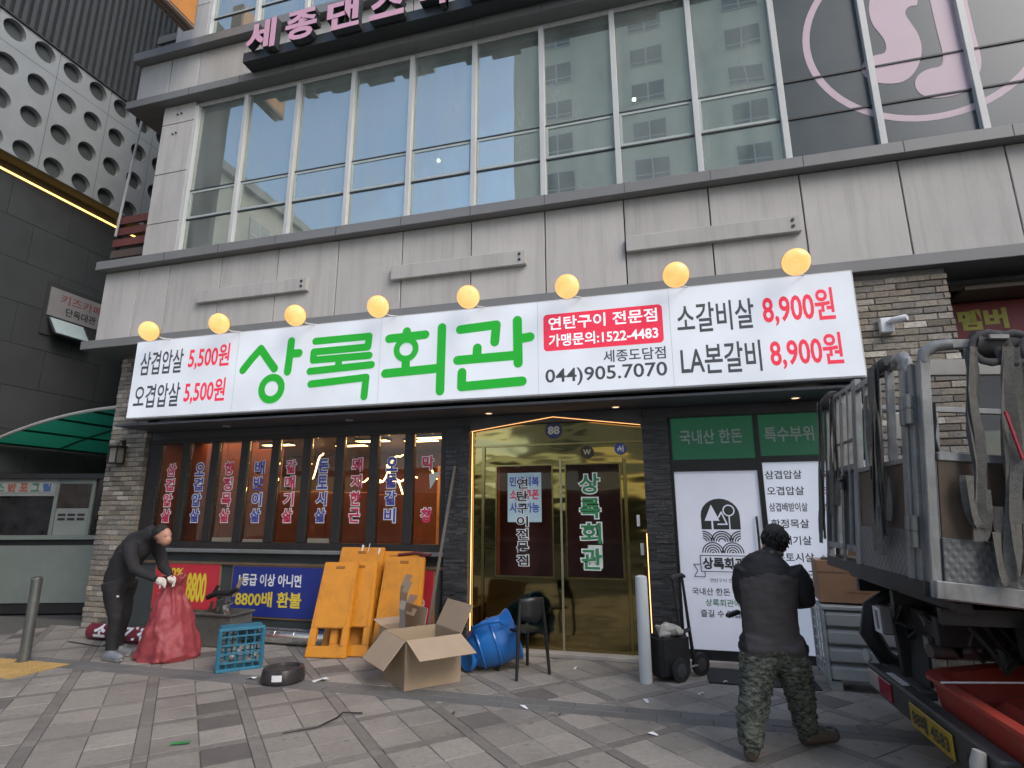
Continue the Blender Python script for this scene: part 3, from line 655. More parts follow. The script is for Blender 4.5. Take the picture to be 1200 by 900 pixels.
for a, b in (((cx - .26, 1.02), (cx + .26, 1.02)), ((cx + .26, 1.02), (cx + .26, 1.20)), ((cx + .26, 1.20), (cx - .26, 1.20)), ((cx - .26, 1.20), (cx - .26, 1.02)), ((cx - .26, 1.10), (cx - .34, 1.10)), ((cx - .34, 1.10), (cx - .30, 1.03)), ((cx - .30, 1.03), (cx - .34, .96)), ((cx - .34, .96), (cx - .22, .96)), ((cx - .22, .96), (cx - .22, 1.02)), ((cx + .26, 1.10), (cx + .34, 1.10)), ((cx + .34, .96), (cx + .34, 1.10)), ((cx + .34, .96), (cx + .22, .96))):
    stroke(e, [a, b], .0045, f, .008)
e.build('ribbon', m_ink, em, fix=False)
text('door_lettering', '상록회관', m_ink, W, f, cx - .24, cx + .24, 1.045, 1.18, bold=.035, d=.011)
text('door_lettering', '연탄구이 전문점', m_ink, W, f, cx - .17, cx + .17, .90, .945, bold=.0, d=.003)
text('door_lettering', '국내산 한돈 특수부위', m_ink, W, f, .22, .98, .755, .835, bold=.01); text('door_lettering', '상록회관에서', m_grnl, W, f, .36, .82, .635, .715, bold=.01); text('door_lettering', '즐길 수 있습니다', m_ink, W, f, .30, .90, .515, .595, bold=.01)
PB = thing('price_board', 'white price board with black dish names behind the standing man', 'price board', (1.7, 7.28, 1.0))
MB().box(1.121, 2.357, 7.28, 7.32, .16, 2.277).build('board_sheet', M('cool_white_board', (.62, .66, .74), .4, var=.03, em=(.6, .66, .8), es=.13), PB)  # weak emission added so the board comes out brighter
f = FY(7.28)
for k, (s, w) in enumerate((('삼겹압살', .40), ('오겹압살', .40), ('삼겹배받이살', .41), ('항정목살', .40), ('갈매기살', .40), ('돈토시살', .40), ('돼지한근', .40), ('오돌갈비', .40))):
    zc = 2.13 - k * .187
    text('board_line', s, m_ink, PB, f, 1.14 + .006 * k, 1.14 + .006 * k + w, zc - .05, zc + .05, bold=.012)
    text('board_price', '5,500원', M('maroon_print', (.25, .02, .05), .5), PB, f, 1.74, 2.18, zc - .05, zc + .05, bold=.01)
# ---------------- red neighbour shop on the far right
NS = thing('red_shop_sign', 'dark red shop sign with olive letters beyond the brick pier', 'shop sign', (5, 7.4, 3.6))
MB().box(3.4, 8.5, 7.42, 7.5, 3.55, 4.10).build('sign_face', M('dark_red_sign', (.20, .015, .02), .5, var=.1), NS)
text('sign_letter', '멤버', M('olive_letter', (.42, .38, .05), .5), NS, FY(7.42), 3.44, 3.93, 3.76, 4.01, bold=.05, d=.006)
MB().box(3.37, 9, 7.52, 7.6, 2.6, 4.34).build('shop_backing', m_lintel, B); MB().box(3.37, 9, 7.0, 7.5, 4.12, 4.16).build('awning_bar', M('brown_bar', (.10, .075, .055), .6), B)
MB().box(3.37, 9, 7.3, 7.42, 4.22, 4.30).build('awning_bar', M('brown_bar', (.10, .075, .055), .6), B)
MB().box(3.37, 9, 7.5, 7.6, 0, 1.2).build('shop_base_wall', M('shop_red_wall', (.16, .02, .03), .6), B); MB().box(3.4, 9, 7.52, 7.55, 1.2, 2.6).build('shop_window', m_shopg, B)
MB().box(3.37, 9, 9, 9.1, 0, 3).build('shop_back_wall', m_int, B)

# ================================================================== illuminated main sign
SG = thing('restaurant_sign', 'long glowing white restaurant sign with big green lettering across the facade', 'sign', (-2.83, 6.6, 3.09))
def signface():
    mt = M('lit_sign_face', (.46, .48, .5), .4, var=.02, em=(.80, .86, .97), es=.72)
    nt = mt.node_tree; b = nt.nodes['Principled BSDF']; g = nt.nodes.new('ShaderNodeNewGeometry'); nz = nt.nodes.new('ShaderNodeTexNoise'); nz.inputs['Scale'].default_value = 1.6; nz.inputs['Detail'].default_value = 3
    mr = nt.nodes.new('ShaderNodeMapRange'); mr.inputs[1].default_value = .3; mr.inputs[2].default_value = .7; mr.inputs[3].default_value = .15; mr.inputs[4].default_value = .20
    nt.links.new(g.outputs['Position'], nz.inputs['Vector']); nt.links.new(nz.outputs[0], mr.inputs[0]); nt.links.new(mr.outputs[0], b.inputs['Emission Strength']); return mt
MB().box(-7.80, 2.125, 6.515, 6.69, 3.085, 4.305).build('housing', M('white_housing', (.5, .5, .5), .5), SG, bevel=.004)
MB().box(-7.78, 2.105, 6.50, 6.512, 3.105, 4.285).build('lit_face', signface(), SG)
for x in (-5.9, -3.6, -1.43, .16): MB().box(x, x + .004, 6.4993, 6.5, 3.105, 4.285).build('face_seam', M('seam_grey', (.35, .37, .4), .5), SG)
MB().box(-7.6, 1.9, 6.692, 6.84, 3.5, 4.2).build('mounting_frame', m_back, SG)
m_gl = EM('lit_green', lin((22, 178, 38)), .24, (.008, .16, .015)); m_gy = EM('lit_grey', (.05, .055, .06), .2, (.04, .045, .05)); m_rd = EM('lit_red', lin((225, 40, 70)), .25, (.5, .03, .06)); m_lw = EM('lit_white', (.85, .9, .97), .25, (.7, .7, .7))
f = FY(6.50)
SANG = [[(-5.768, 3.706), (-5.643, 3.856), (-5.498, 4.004)], [(-5.498, 4.004), (-5.374, 3.853), (-5.236, 3.692)], [(-4.995, 4.075), (-5.003, 3.825), (-5.014, 3.634)], [(-4.976, 3.889), (-4.854, 3.889)]]
ROK = [[(-4.605, 4.042), (-3.771, 4.043), (-3.782, 3.892)], [(-3.782, 3.892), (-4.617, 3.887), (-4.617, 3.769)], [(-4.617, 3.769), (-3.754, 3.771)], [(-4.214, 3.765), (-4.212, 3.636)], [(-4.654, 3.612), (-3.712, 3.638)], [(-4.623, 3.429), (-3.78, 3.467), (-3.794, 3.207)]]
HOE = [[(-3.214, 4.062), (-3.212, 4.003)], [(-3.469, 3.981), (-2.946, 3.994)], [(-3.212, 3.669), (-3.209, 3.518)], [(-3.502, 3.502), (-2.753, 3.521)], [(-2.71, 4.071), (-2.715, 3.22)]]
GWAN = [[(-2.456, 4.019), (-1.967, 4.039), (-1.987, 3.812)], [(-2.218, 3.751), (-2.224, 3.612)], [(-2.484, 3.607), (-1.681, 3.615)], [(-1.689, 4.072), (-1.681, 3.513)], [(-1.663, 3.826), (-1.527, 3.839)], [(-2.42, 3.442), (-2.423, 3.257), (-1.632, 3.278)]]
for chs, ring in ((SANG, (-5.25, 3.403, .215, .213)), (ROK, None), (HOE, (-3.211, 3.813, .180, .175)), (GWAN, None)):
    e = MB()
    for s in chs:
        w = .052 if chs is ROK else .060
        stroke(e, s, w, f, .003)
    if ring: ringflat(e, ring[:2], ring[2], ring[3], .105 if chs is SANG else .085, f, .010)
    e.build('green_letter', m_gl, SG, fix=False)
for s, m, a, b, c, d_ in (('삼겹압살', m_gy, -7.66, -6.86, 3.75, 4.12), ('5,500원', m_rd, -6.76, -6.03, 3.77, 4.14), ('오겹압살', m_gy, -7.69, -6.84, 3.24, 3.60), ('5,500원', m_rd, -6.76, -6.04, 3.25, 3.62),
                          ('소갈비살', m_gy, .24, 1.08, 3.72, 4.08), ('8,900원', m_rd, 1.17, 1.90, 3.72, 4.12), ('LA본갈비', m_gy, .25, 1.11, 3.22, 3.58), ('8,900원', m_rd, 1.20, 1.92, 3.22, 3.60),
                          ('세종도담점', m_gy, -.63, .09, 3.44, 3.59), ('044)905.7070', m_gy, -1.34, .095, 3.185, 3.405)):
    text('sign_lettering', s, m, SG, f, a, b, c, d_, bold=.014 if m is not m_rd else .022, d=.002)
rb_ = MB(); rad = .05; P = []
for (ccx, ccz, a0) in ((.08 - rad, 4.11 - rad, 0), (-1.355 + rad, 4.11 - rad, 90), (-1.355 + rad, 3.635 + rad, 180), (.08 - rad, 3.635 + rad, 270)):
    P += [(ccx + rad * math.cos(R(a0 + k * 15)), ccz + rad * math.sin(R(a0 + k * 15))) for k in range(7)]
rb_.add([f(u, v, .002) for u, v in P], [tuple(range(len(P)))]); rb_ = rb_.build('red_badge', m_rd, SG, fix=False)
text('badge_lettering', '연탄구이 전문점', m_lw, rb_, f, -1.29, .02, 3.90, 4.07, bold=.018, d=.004); text('badge_lettering', '가맹문의:1522-4483', m_lw, rb_, f, -1.29, .02, 3.685, 3.845, bold=.02, d=.004)
# eight round lamps along the sign's top edge
def lampmat():
    mt = bpy.data.materials.new('amber_globe'); mt.use_nodes = True; nt = mt.node_tree; b = nt.nodes['Principled BSDF']; b.inputs['Base Color'].default_value = (.5, .3, .12, 1); b.inputs['Roughness'].default_value = .3
    nz = nt.nodes.new('ShaderNodeTexNoise'); nz.inputs['Scale'].default_value = 5; g = nt.nodes.new('ShaderNodeNewGeometry'); nt.links.new(g.outputs['Position'], nz.inputs['Vector'])
    cr = nt.nodes.new('ShaderNodeValToRGB'); cr.color_ramp.elements[0].position = .3; cr.color_ramp.elements[0].color = (1, .44, .12, 1); cr.color_ramp.elements[1].position = .7; cr.color_ramp.elements[1].color = (1, .58, .22, 1)
    nt.links.new(nz.outputs[0], cr.inputs[0]); nt.links.new(cr.outputs[0], b.inputs['Emission Color']); b.inputs['Emission Strength'].default_value = .42; return mt
m_amb = lampmat(); m_amb2 = EM('hot_amber', (1, .30, .08), .5); m_arm = M('white_arm', (.6, .6, .58), .4)
for i in range(8):
    x = -7.28 + 1.2557 * i; z = 4.345
    t = thing('round_lamp', '%s of the eight round amber lamps above the white sign' % ORD[i], 'lamp', (x, 6.5, z), 'amber lamps along the top of the white sign')
    ax = Vector((-x * .35, -6.2, -2.6)).normalized()
    gl = MB().lathe([(.002, .075), (.06, .071), (.105, .055), (.135, .030), (.146, .0), (.142, -.02)], (x, 6.23, z), 28, ax).build('globe', m_amb, t, smooth=True)
    MB().lathe([(.147, -.004), (.15, -.012), (.135, -.06), (.07, -.10), (.03, -.115)], (x, 6.23, z), 24, ax).build('shade', M('amber_shade', (.55, .28, .08), .4), t, smooth=True)
    c = Vector((x, 6.23, z)) + ax * .078 + Vector((-.02, 0, .02)); MB().ell(c, .009, .009, .009, 8, 6).build('bulb', m_amb2, gl)
    MB().tube([(x, 6.33, z - .03), (x + .06, 6.42, z - .06), (x + .17, 6.55, z - .05), (x + .17, 6.6, z - .04)], .010, 8).build('arm', m_arm, t, smooth=True)
# pink dance-school letters on a rail, third-floor band
DS = thing('pink_letter_sign', 'pink raised letters on a dark rail above the mirrored windows', 'sign', (-4, 6.4, 9.1))
m_pk = M('pink_letter_face', (.62, .34, .44), .45, var=.05); m_ls = M('letter_side', (.03, .035, .037), .5)
MB().box(-6.42, .3, 6.46, 6.69, 9.06, 9.25).build('rail', m_ls, DS, bevel=.005)
for k, ch in enumerate('세종댄스학원'):
    x0 = -6.28 + k * .765
    text('letter', ch, [m_pk, m_ls], DS, FY(6.45), x0, x0 + .58, 9.10, 9.67, bold=.035, depth=.12, d=.002)
for k in range(7): MB().box(-6.1 + k * .9, -6.06 + k * .9, 6.69, 6.85, 9.1, 9.16).build('bracket', m_ls, DS)
# projecting box sign, top left
HS = thing('projecting_sign', 'small brown and orange box sign sticking out at the top left', 'sign', (-7.65, 6, 10))
MB().box(-7.78, -7.54, 5.0, 6.46, 10.04, 11.6).build('sign_box', M('brown_boxsign', (.24, .17, .13), .6, var=.15, dirt=.3), HS, bevel=.005)
for k in range(3): MB().box(-7.76 + k * .08, -7.72 + k * .08, 5.0, 6.44, 10.02, 10.038).build('underside_rib', M('brown_rib', (.18, .13, .10), .6), HS)
MB().box(-7.539, -7.53, 5.05, 6.42, 10.09, 11.6).build('printed_face', M('orange_print', (.50, .20, .04), .5, var=.15), HS)
FX = lambda X: (lambda u, v, d=0: (X + d, u, v))
e = MB(); discflat(e, (5.95, 10.75), .32, FX(-7.529), .002, rz=.42); e.build('red_emblem', M('red_disc', (.35, .02, .05), .5), HS, fix=False)
e = MB(); ringflat(e, (5.95, 10.75), .36, .46, .04, FX(-7.529), .003); ringflat(e, (5.95, 10.78), .18, .24, .05, FX(-7.529), .004); e.build('emblem_outline', M('cream_outline', (.7, .6, .45), .5), HS, fix=False)

# ================================================================== dark neighbour on the left
NB = thing('dark_building', 'dark grey neighbour building with a pale panel of round holes and black louvres', 'building', (-12, 8, 0))
m_dkw = M('dark_stone_cladding', (.050, .054, .054), .6, var=.12, scale=2, rnd=.10, dirt=.3, dscale=1.2)
m_perf = M('pale_perforated_metal', (.30, .32, .32), .5, var=.06, scale=2, dirt=.3, dscale=1.5, dcol=(.2, .2, .2))
m_louv = M('charcoal_louvre', (.06, .066, .068), .5, var=.12, scale=3, rnd=.08)
MB().box(-20, -12.06, 2, 20, 0, 16).build('wall_core', m_back, NB)
for i in range(8):
    for j in range(10):
        y0 = 4.6 + i * 1.15 + (.0 if j % 2 else .5); z0 = .0 + j * .82
        if z0 > 8.1: continue
        if 4.95 < z0 + .4 < 6.2 and 7.5 < y0 + .57 < 9.6: 
            pass
        MB().box(-12.055, -12.0, y0 + .004, y0 + 1.146, z0 + .004, min(z0 + .816, 8.19)).build('cladding_slab', m_dkw, NB)
lt = MB().box(-12.03, -11.99, 4.5, 15, 8.19, 8.225).build('light_line', EM('yellow_light_line', (1, .58, .12), 1.7), NB)
MB().box(-12.05, -11.7, 4.5, 15, 8.40, 8.41).build('panel_soffit', m_back, NB)
# perforated panels: plate with real round holes
yc0, dy, zc, rd = 5.194, .5735, [11.05, 10.27, 9.51, 8.725], .205
def perf(y0, y1, rows, z0, z1, cols):
    mb = MB(); zs = [z0] + [(a + b) / 2 for a, b in zip(rows, rows[1:])] + [z1]; ys = [y0] + [(a + b) / 2 for a, b in zip(cols, cols[1:])] + [y1]
    N = 24
    for ri, zz in enumerate(rows):
        for ci, yy in enumerate(cols):
            a0, a1, b0, b1 = ys[ci], ys[ci + 1], zs[ri], zs[ri + 1]
            if b0 > b1: b0, b1 = b1, b0
            out = []; inn = []
            for k in range(N):
                t = 2 * math.pi * k / N + math.pi / N * 0
                c, s = math.cos(t), math.sin(t)
                kx = ((a1 - yy) if c > 0 else (yy - a0)) / abs(c) if abs(c) > 1e-6 else 1e9
                kz = ((b1 - zz) if s > 0 else (zz - b0)) / abs(s) if abs(s) > 1e-6 else 1e9
                q = min(kx, kz); out.append((yy + q * c, zz + q * s)); inn.append((yy + rd * c, zz + rd * s))
            # add true corners: snap nearest out points
            for (cy, cz) in ((a0, b0), (a1, b0), (a1, b1), (a0, b1)):
                k = min(range(N), key=lambda k: (out[k][0] - cy) ** 2 + (out[k][1] - cz) ** 2); out[k] = (cy, cz)
            vs = [(-11.9, y, z) for y, z in out] + [(-11.9, y, z) for y, z in inn] + [(-12.02, y, z) for y, z in inn]
            mb.add(vs, [(k, (k + 1) % N, (k + 1) % N + N, k + N) for k in range(N)] + [(k + N, (k + 1) % N + N, (k + 1) % N + 2 * N, k + 2 * N) for k in range(N)])
    mb.build('perforated_panel', m_perf, NB, fix=False)
for k in range(9):
    y0 = 7.18 - 2.3 + 1.152 * k; cols = [y0 + .29, y0 + .29 + dy]
    perf(y0 + .004, y0 + 1.148, [11.05], 10.68, 11.29, cols); perf(y0 + .004, y0 + 1.148, [10.27, 9.51, 8.725], 10.67, 8.41, cols) if False else perf(y0 + .004, y0 + 1.148, [8.725, 9.51, 10.27], 8.41, 10.67, cols)
MB().box(-12.06, -12.022, 4.5, 16, 8.40, 11.3).build('panel_backing', M('panel_backing', (.06, .068, .068), .7, var=.3, scale=1.0), NB)
MB().box(-12.1, -11.86, 4.5, 16, 11.292, 11.33).build('panel_coping', m_back, NB)
for k in range(60):          # tall louvre fins
    y0 = 4.9 + k * .152
    MB().box(-12.1, -11.97, y0, y0 + .075, 11.335, 16).build('louvre_fin', m_louv, NB)
# upper window with sign film and tilted sash
kw = thing('cafe_window', 'grey window with red lettering and a tilted-open sash on the dark wall', 'window', (-12, 8.5, 5.3))
MB().box(-11.998, -11.96, 7.85, 9.7, 5.25, 6.36).build('window_recess', m_back, kw)
MB().box(-11.955, -11.94, 7.9, 9.65, 5.66, 6.26).build('sign_film', M('grey_film', (.27, .26, .26), .5), kw)
FXW = lambda u, v, d=0: (-11.94 + d, u, v)
text('film_lettering', '키즈카페', M('dull_red_print', (.22, .05, .05), .5), kw, FXW, 8.12, 9.0, 5.98, 6.18, bold=.01, d=.003); text('film_lettering', '단독대관', m_blk, kw, FXW, 8.25, 8.9, 5.74, 5.92, bold=.02, d=.003)
MB().obox((-11.78, 8.28, 5.43), (.13, 0, -.19), (0, .36, 0), (.006, 0, .004)).build('open_sash', M('frosted_pane', (.42, .5, .48), .25), kw)
sf = MB()
for a, b in (((-11.91, 7.92, 5.62), (-11.91, 8.64, 5.62)), ((-11.65, 7.92, 5.24), (-11.65, 8.64, 5.24)), ((-11.91, 7.92, 5.62), (-11.65, 7.92, 5.24)), ((-11.91, 8.64, 5.62), (-11.65, 8.64, 5.24))): sf.bar(a, b, .03)
sf.build('sash_frame', m_gasket, kw)
# ---------------- small shop under a green vault
o_ = Vector((-11.31, 7.67, 0)); d_ = Vector((1.37, .44, 0)).normalized(); n_ = Vector((d_.y, -d_.x, 0))
SPF = lambda u, v, d=0: tuple(o_ + d_ * u + n_ * d + Vector((0, 0, v)))
KS = thing('corner_shop', 'small dim shop with lettered glass and a grey-green counter under the green canopy', 'shop', tuple(o_))
def sbox(name, u0, u1, v0, v1, d0, d1, mat, p=KS, bev=0):
    c = o_ + d_ * (u0 + u1) / 2 + n_ * (d0 + d1) / 2 + Vector((0, 0, (v0 + v1) / 2))
    return MB().obox(c, d_ * (u1 - u0) / 2, n_ * (d1 - d0) / 2, Vector((0, 0, (v1 - v0) / 2))).build(name, mat, p, bevel=bev)
m_sg = M('dull_grey_green', (.15, .18, .165), .6, var=.1); m_sgd = M('shop_dark_glass', (.02, .02, .022), .15, var=.6, scale=3)
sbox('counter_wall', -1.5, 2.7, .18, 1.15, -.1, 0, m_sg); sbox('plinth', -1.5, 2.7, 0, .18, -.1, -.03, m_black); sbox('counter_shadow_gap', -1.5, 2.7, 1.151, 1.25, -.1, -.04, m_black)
sbox('counter_top', -1.5, 2.7, 1.25, 1.325, -.1, .04, m_sg, bev=.006)
sbox('sign_band', -1.5, .545, 2.02, 2.33, -.08, -.02, M('grey_sign_band', (.20, .22, .21), .5)); sbox('top_beam', -1.5, 2.7, 2.332, 2.42, -.1, .06, m_black)
sbox('shop_glass', -1.5, .545, 1.327, 2.018, -.08, -.05, m_sgd)
sbox('frame_post', .547, .61, 1.327, 2.33, -.08, -.01, m_sg); sbox('dark_poster', .612, 1.19, 1.80, 2.24, -.08, -.03, M('brown_black_poster', (.03, .022, .016), .4, var=.6, scale=6)); sbox('notice_panel', .612, 1.19, 1.327, 1.798, -.08, -.03, M('grey_notice', (.19, .21, .2), .6))
sbox('frame_post', 1.192, 1.25, 1.327, 2.33, -.08, -.01, m_sg); sbox('shop_glass', 1.252, 2.6, 1.327, 2.33, -.08, -.05, m_sgd); sbox('head_rail', .612, 1.19, 2.242, 2.33, -.08, -.02, m_sg)
for k, (ch, c) in enumerate((('스', (.06, .16, .11)), ('반', (.24, .07, .045)), ('포', (.24, .07, .045)), ('그', (.05, .14, .11)), ('릴', (.04, .09, .22)))):
    u0 = -.52 + k * .205
    sbox('sign_letter_plate', u0 - .005, u0 + .19, 2.085, 2.265, -.02, -.012, M('plate_grey', (.26, .27, .26), .5))
    text('shop_lettering', ch, M('shop_letter_%d' % k, c, .5), KS, SPF, u0 + .02, u0 + .17, 2.10, 2.25, bold=.05, d=-.009)
for z in (1.66, 1.585): 
    for k in range(3): sbox('notice_line', .66 + k * .17, .79 + k * .17, z, z + .045, -.03, -.026, m_black)
m_can = M('green_canopy_sheet', (.02, .19, .12), .35, var=.12, scale=2)
_b = m_can.node_tree.nodes['Principled BSDF']; _b.inputs['Transmission Weight'].default_value = .0
_nt = m_can.node_tree; _tl = _nt.nodes.new('ShaderNodeBsdfTranslucent'); _tl.inputs[0].default_value = (.03, .34, .20, 1); _mx = _nt.nodes.new('ShaderNodeMixShader'); _mx.inputs[0].default_value = .45
_nt.links.new(_b.outputs[0], _mx.inputs[1]); _nt.links.new(_tl.outputs[0], _mx.inputs[2]); _nt.links.new(_mx.outputs[0], _nt.nodes['Material Output'].inputs[0])
CP = thing('vault_canopy', 'green translucent vaulted canopy with pale rim over the corner shop', 'canopy', (-10.4, 7.4, 3))
vz = lambda x: 3.50 - .053 * (x + 8.87) ** 2
xs = [-11.95 + 3.08 * k / 20 for k in range(21)]
for s in range(4):
    y0, y1 = 7.38 + s * 1.25, 7.38 + (s + 1) * 1.25
    c = MB()
    c.add([(x, y, vz(x)) for y in (y0 + .02, y1 - .02) for x in xs], [(k, k + 1, k + 22, k + 21) for k in range(20)]); c.build('canopy_sheet', m_can, CP, smooth=True, fix=False)
for s in range(5):
    y0 = 7.38 + s * 1.25
    MB().tube([(x, y0, vz(x) - .005) for x in xs], .032 if s == 0 else .028, 8).build('arch_rib', M('pale_rim', (.42, .43, .41), .5) if s == 0 else M('green_rib', (.03, .14, .09), .4), CP, smooth=True)
for x in (-11.9, -11.2, -10.4, -9.6): MB().tube([(x, 7.4, vz(x) - .03), (x, 12.4, vz(x) - .03)], .022, 6).build('purlin', M('dark_green_purlin', (.008, .04, .026), .5), CP)
MB().box(-8.86, -8.82, 7.52, 12.5, 0, 4.34).build('side_wall', m_dkw, B)
MB().box(-13.5, -8.85, 12.4, 12.6, 0, 7).build('alley_end_wall', m_dkw, NB)
# balcony slats and pole between the buildings
BL = thing('balcony_screen', 'reddish slatted balcony screen between the two buildings', 'balcony screen', (-9.6, 7.6, 5.9))
for k in range(6):
    MB().box(-10.05, -8.45, 7.55 + .0 * k, 7.60, 6.0 + k * .235, 6.16 + k * .235).build('slat', M('red_brown_slat', (.15, .045, .04), .6, var=.2, rnd=.15) if k > 2 else M('brown_slat', (.10, .07, .06), .6, var=.2, rnd=.15), BL, bevel=.004)
for x in (-10.02, -9.3, -8.6): MB().box(x, x + .05, 7.602, 7.65, 5.9, 7.42).build('screen_post', m_gasket, BL)
tag(MB().tube([(-9.93, 7.5, 6.9), (-9.72, 7.5, 9.9)], .022, 8).build('metal_pole', M('pale_pole', (.45, .45, .44), .4), smooth=True), 'thin pale pole rising above the balcony screen', 'pole')
BT = thing('upper_balcony_screen', 'grey slatted screen below the projecting box sign', 'balcony screen', (-9, 7.6, 10.3))
for k in range(4): MB().box(-9.75, -8.45, 7.55, 7.6, 10.5 + k * .27, 10.68 + k * .27).build('slat', M('grey_slat', (.09, .1, .1), .6, rnd=.1), BT)
for x in (-9.7, -9.1, -8.55): MB().box(x, x + .05, 7.602, 7.65, 10.4, 11.7).build('screen_post', m_gasket, BT)
# ================================================================== buildings across the street (seen in the window reflections), plus one unseen shading block
m_beige = M('beige_render', (.62, .57, .47), .8, var=.08, scale=.6, dirt=.3, dscale=.25, streak=0)
def block(name, label, x0, x1, y0, y1, h, wmat, face, cols, rows, wz0, dz, ww, wh):
    t = thing(name, label, 'building', ((x0 + x1) / 2, (y0 + y1) / 2, 0))
    MB().box(x0, x1, y0, y1, 0, h).build('wall', wmat, t)
    MB().box(x0 - .5, x1 + .5, y0 - .5, y1 + .5, h + .002, h + .7).build('roof', m_ledge, t)
    proto = None
    for c in range(cols):
        for r in range(rows):
            if face == 'Y':
                cx_ = x0 + (c + .5) * (x1 - x0) / cols; loc = (cx_, y1, wz0 + r * dz); rot = 0
            else: loc = (x1, y0 + (c + .5) * (y1 - y0) / cols, wz0 + r * dz); rot = -math.pi / 2
            if proto is None:
                w = MB().box(-ww / 2, ww / 2, -.1, .06, 0, wh).build('window', m_white, None); proto = (w.data, None)
                p_ = MB()
                for a, b in ((-ww / 2 + .08, -.05), (.05, ww / 2 - .08)): p_.box(a, b, .055, .07, .45, wh - .08).box(a, b, .055, .07, .08, .37)
                pn = p_.build('pane', M('far_dark_glass', (.10, .12, .13), .2), None); proto = (w.data, pn.data); pn.parent = w
            else:
                w = bpy.data.objects.new('window', proto[0]); COL.objects.link(w); pn = bpy.data.objects.new('pane', proto[1]); COL.objects.link(pn); pn.parent = w
            w.location = Vector(loc) - t.location; w.rotation_euler = (0, 0, rot); w.parent = t
    return t
block('apartment_tower', 'tall beige apartment tower mirrored in the right-hand upper windows', -9.5, 17, -34, -22, 48, m_beige, 'Y', 4, 13, 5.5, 3.1, 2.4, 1.7)
block('side_apartment_block', 'beige apartment block mirrored in the leftmost upper windows', -60, -30, -40, -6, 26, m_beige, 'X', 6, 7, 4, 3.1, 2.4, 1.7)
block('added_shading_block', 'unseen beige block added on the right of the street to cut sun and sky', 19, 40, -14, 4, 15, m_beige, 'Y', 4, 4, 3, 3.1, 2.4, 1.7)  # unseen, added to shade the right end of the facade
for k in range(5):
    t = thing('street_shop', '%s low lit shop unit across the street mirrored in the gold doors' % ('leftmost', 'second', 'middle', 'fourth', 'rightmost')[k], 'shop', (-22 + k * 7, -18, 0), 'shop units across the street')
    x0 = -25.3 + k * 7
    MB().box(x0, x0 + 6.8, -21.5, -18, 0, 4.4).build('wall', M('cream_wall', (.5, .44, .32), .7), t); MB().box(x0 + .3, x0 + 6.5, -18, -17.85, 3.0, 4.0).build('sign_panel', EM('far_sign_%d' % (k % 3), ((.9, .8, .4), (.8, .3, .25), (.7, .8, .6))[k % 3], .4), t)
    MB().box(x0 + .4, x0 + 6.4, -18, -17.95, .3, 2.8).build('shop_window', M('far_shop_glass', (.10, .09, .07), .2), t)
# ================================================================== street things
# CCTV camera, wall lantern
cc = thing('security_camera', 'small white security camera on the brick pier above the truck', 'camera', (2.45, 6.75, 3.7))
MB().box(2.39, 2.52, 6.72, 6.795, 3.62, 3.79).build('junction_box', m_wht, cc, bevel=.01); MB().lathe([(.035, 0), (.04, .03), (.04, .13), (.03, .15)], (2.49, 6.69, 3.735), 14, (.75, -.6, -.02)).build('lens_body', m_wht, cc, smooth=True)
MB().tube([(2.46, 6.72, 3.73), (2.49, 6.68, 3.735)], .02, 8).build('bracket', m_wht, cc)
wl = thing('wall_lantern', 'small dark wall lantern on the left brick pier', 'lantern', (-8.5, 7.1, 2.6))
fr = MB()
for x in (-8.60, -8.44):
    for y in (6.98, 7.12): fr.bar((x, y, 2.50), (x, y, 2.74), .016)
fr.box(-8.62, -8.42, 6.96, 7.14, 2.74, 2.77).box(-8.61, -8.43, 6.97, 7.13, 2.48, 2.5); fr.build('cage', m_black, wl); MB().box(-8.59, -8.45, 6.99, 7.11, 2.505, 2.735).build('glass', M('lantern_glass', (.22, .21, .18), .3), wl)
MB().bar((-8.52, 7.13, 2.82), (-8.52, 7.17, 2.82), .05, .12).build('wall_plate', m_black, wl); MB().tube([(-8.52, 7.15, 2.83), (-8.52, 7.08, 2.86), (-8.52, 7.05, 2.78)], .012, 6).build('arm', m_black, wl)
# steel bollard, white bollard
b1 = thing('steel_bollard', 'leaning dull steel bollard on the yellow slabs at far left', 'bollard', (-7.47, 5.42, 0))
MB().lathe([(.085, 0), (.085, .012), (.058, .014), (.056, .92)], (-7.47, 5.42, 0), 20, (-.02, 0, 1)).build('post', M('dull_steel', (.17, .18, .17), .4, metal=.7, var=.2), b1, smooth=True)
MB().lathe([(.056, .921), (.060, .925), (.060, .94), (.03, .955), (.001, .957)], (-7.47, 5.42, 0), 20, (-.02, 0, 1)).build('cap', M('bright_cap', (.5, .5, .5), .25, metal=.9), b1, smooth=True)
b2 = thing('white_bollard', 'plain white round bollard in front of the gold door', 'bollard', (-.32, 6.41, 0))
MB().lathe([(.062, 0), (.064, .02), (.063, 1.0), (.058, 1.035), (.03, 1.046), (.001, 1.048)], (-.32, 6.41, 0), 28).build('post', M('white_bollard_paint', (.56, .60, .61), .45, var=.05, dirt=.3, dscale=3, dcol=(.35, .35, .34)), b2, smooth=True)
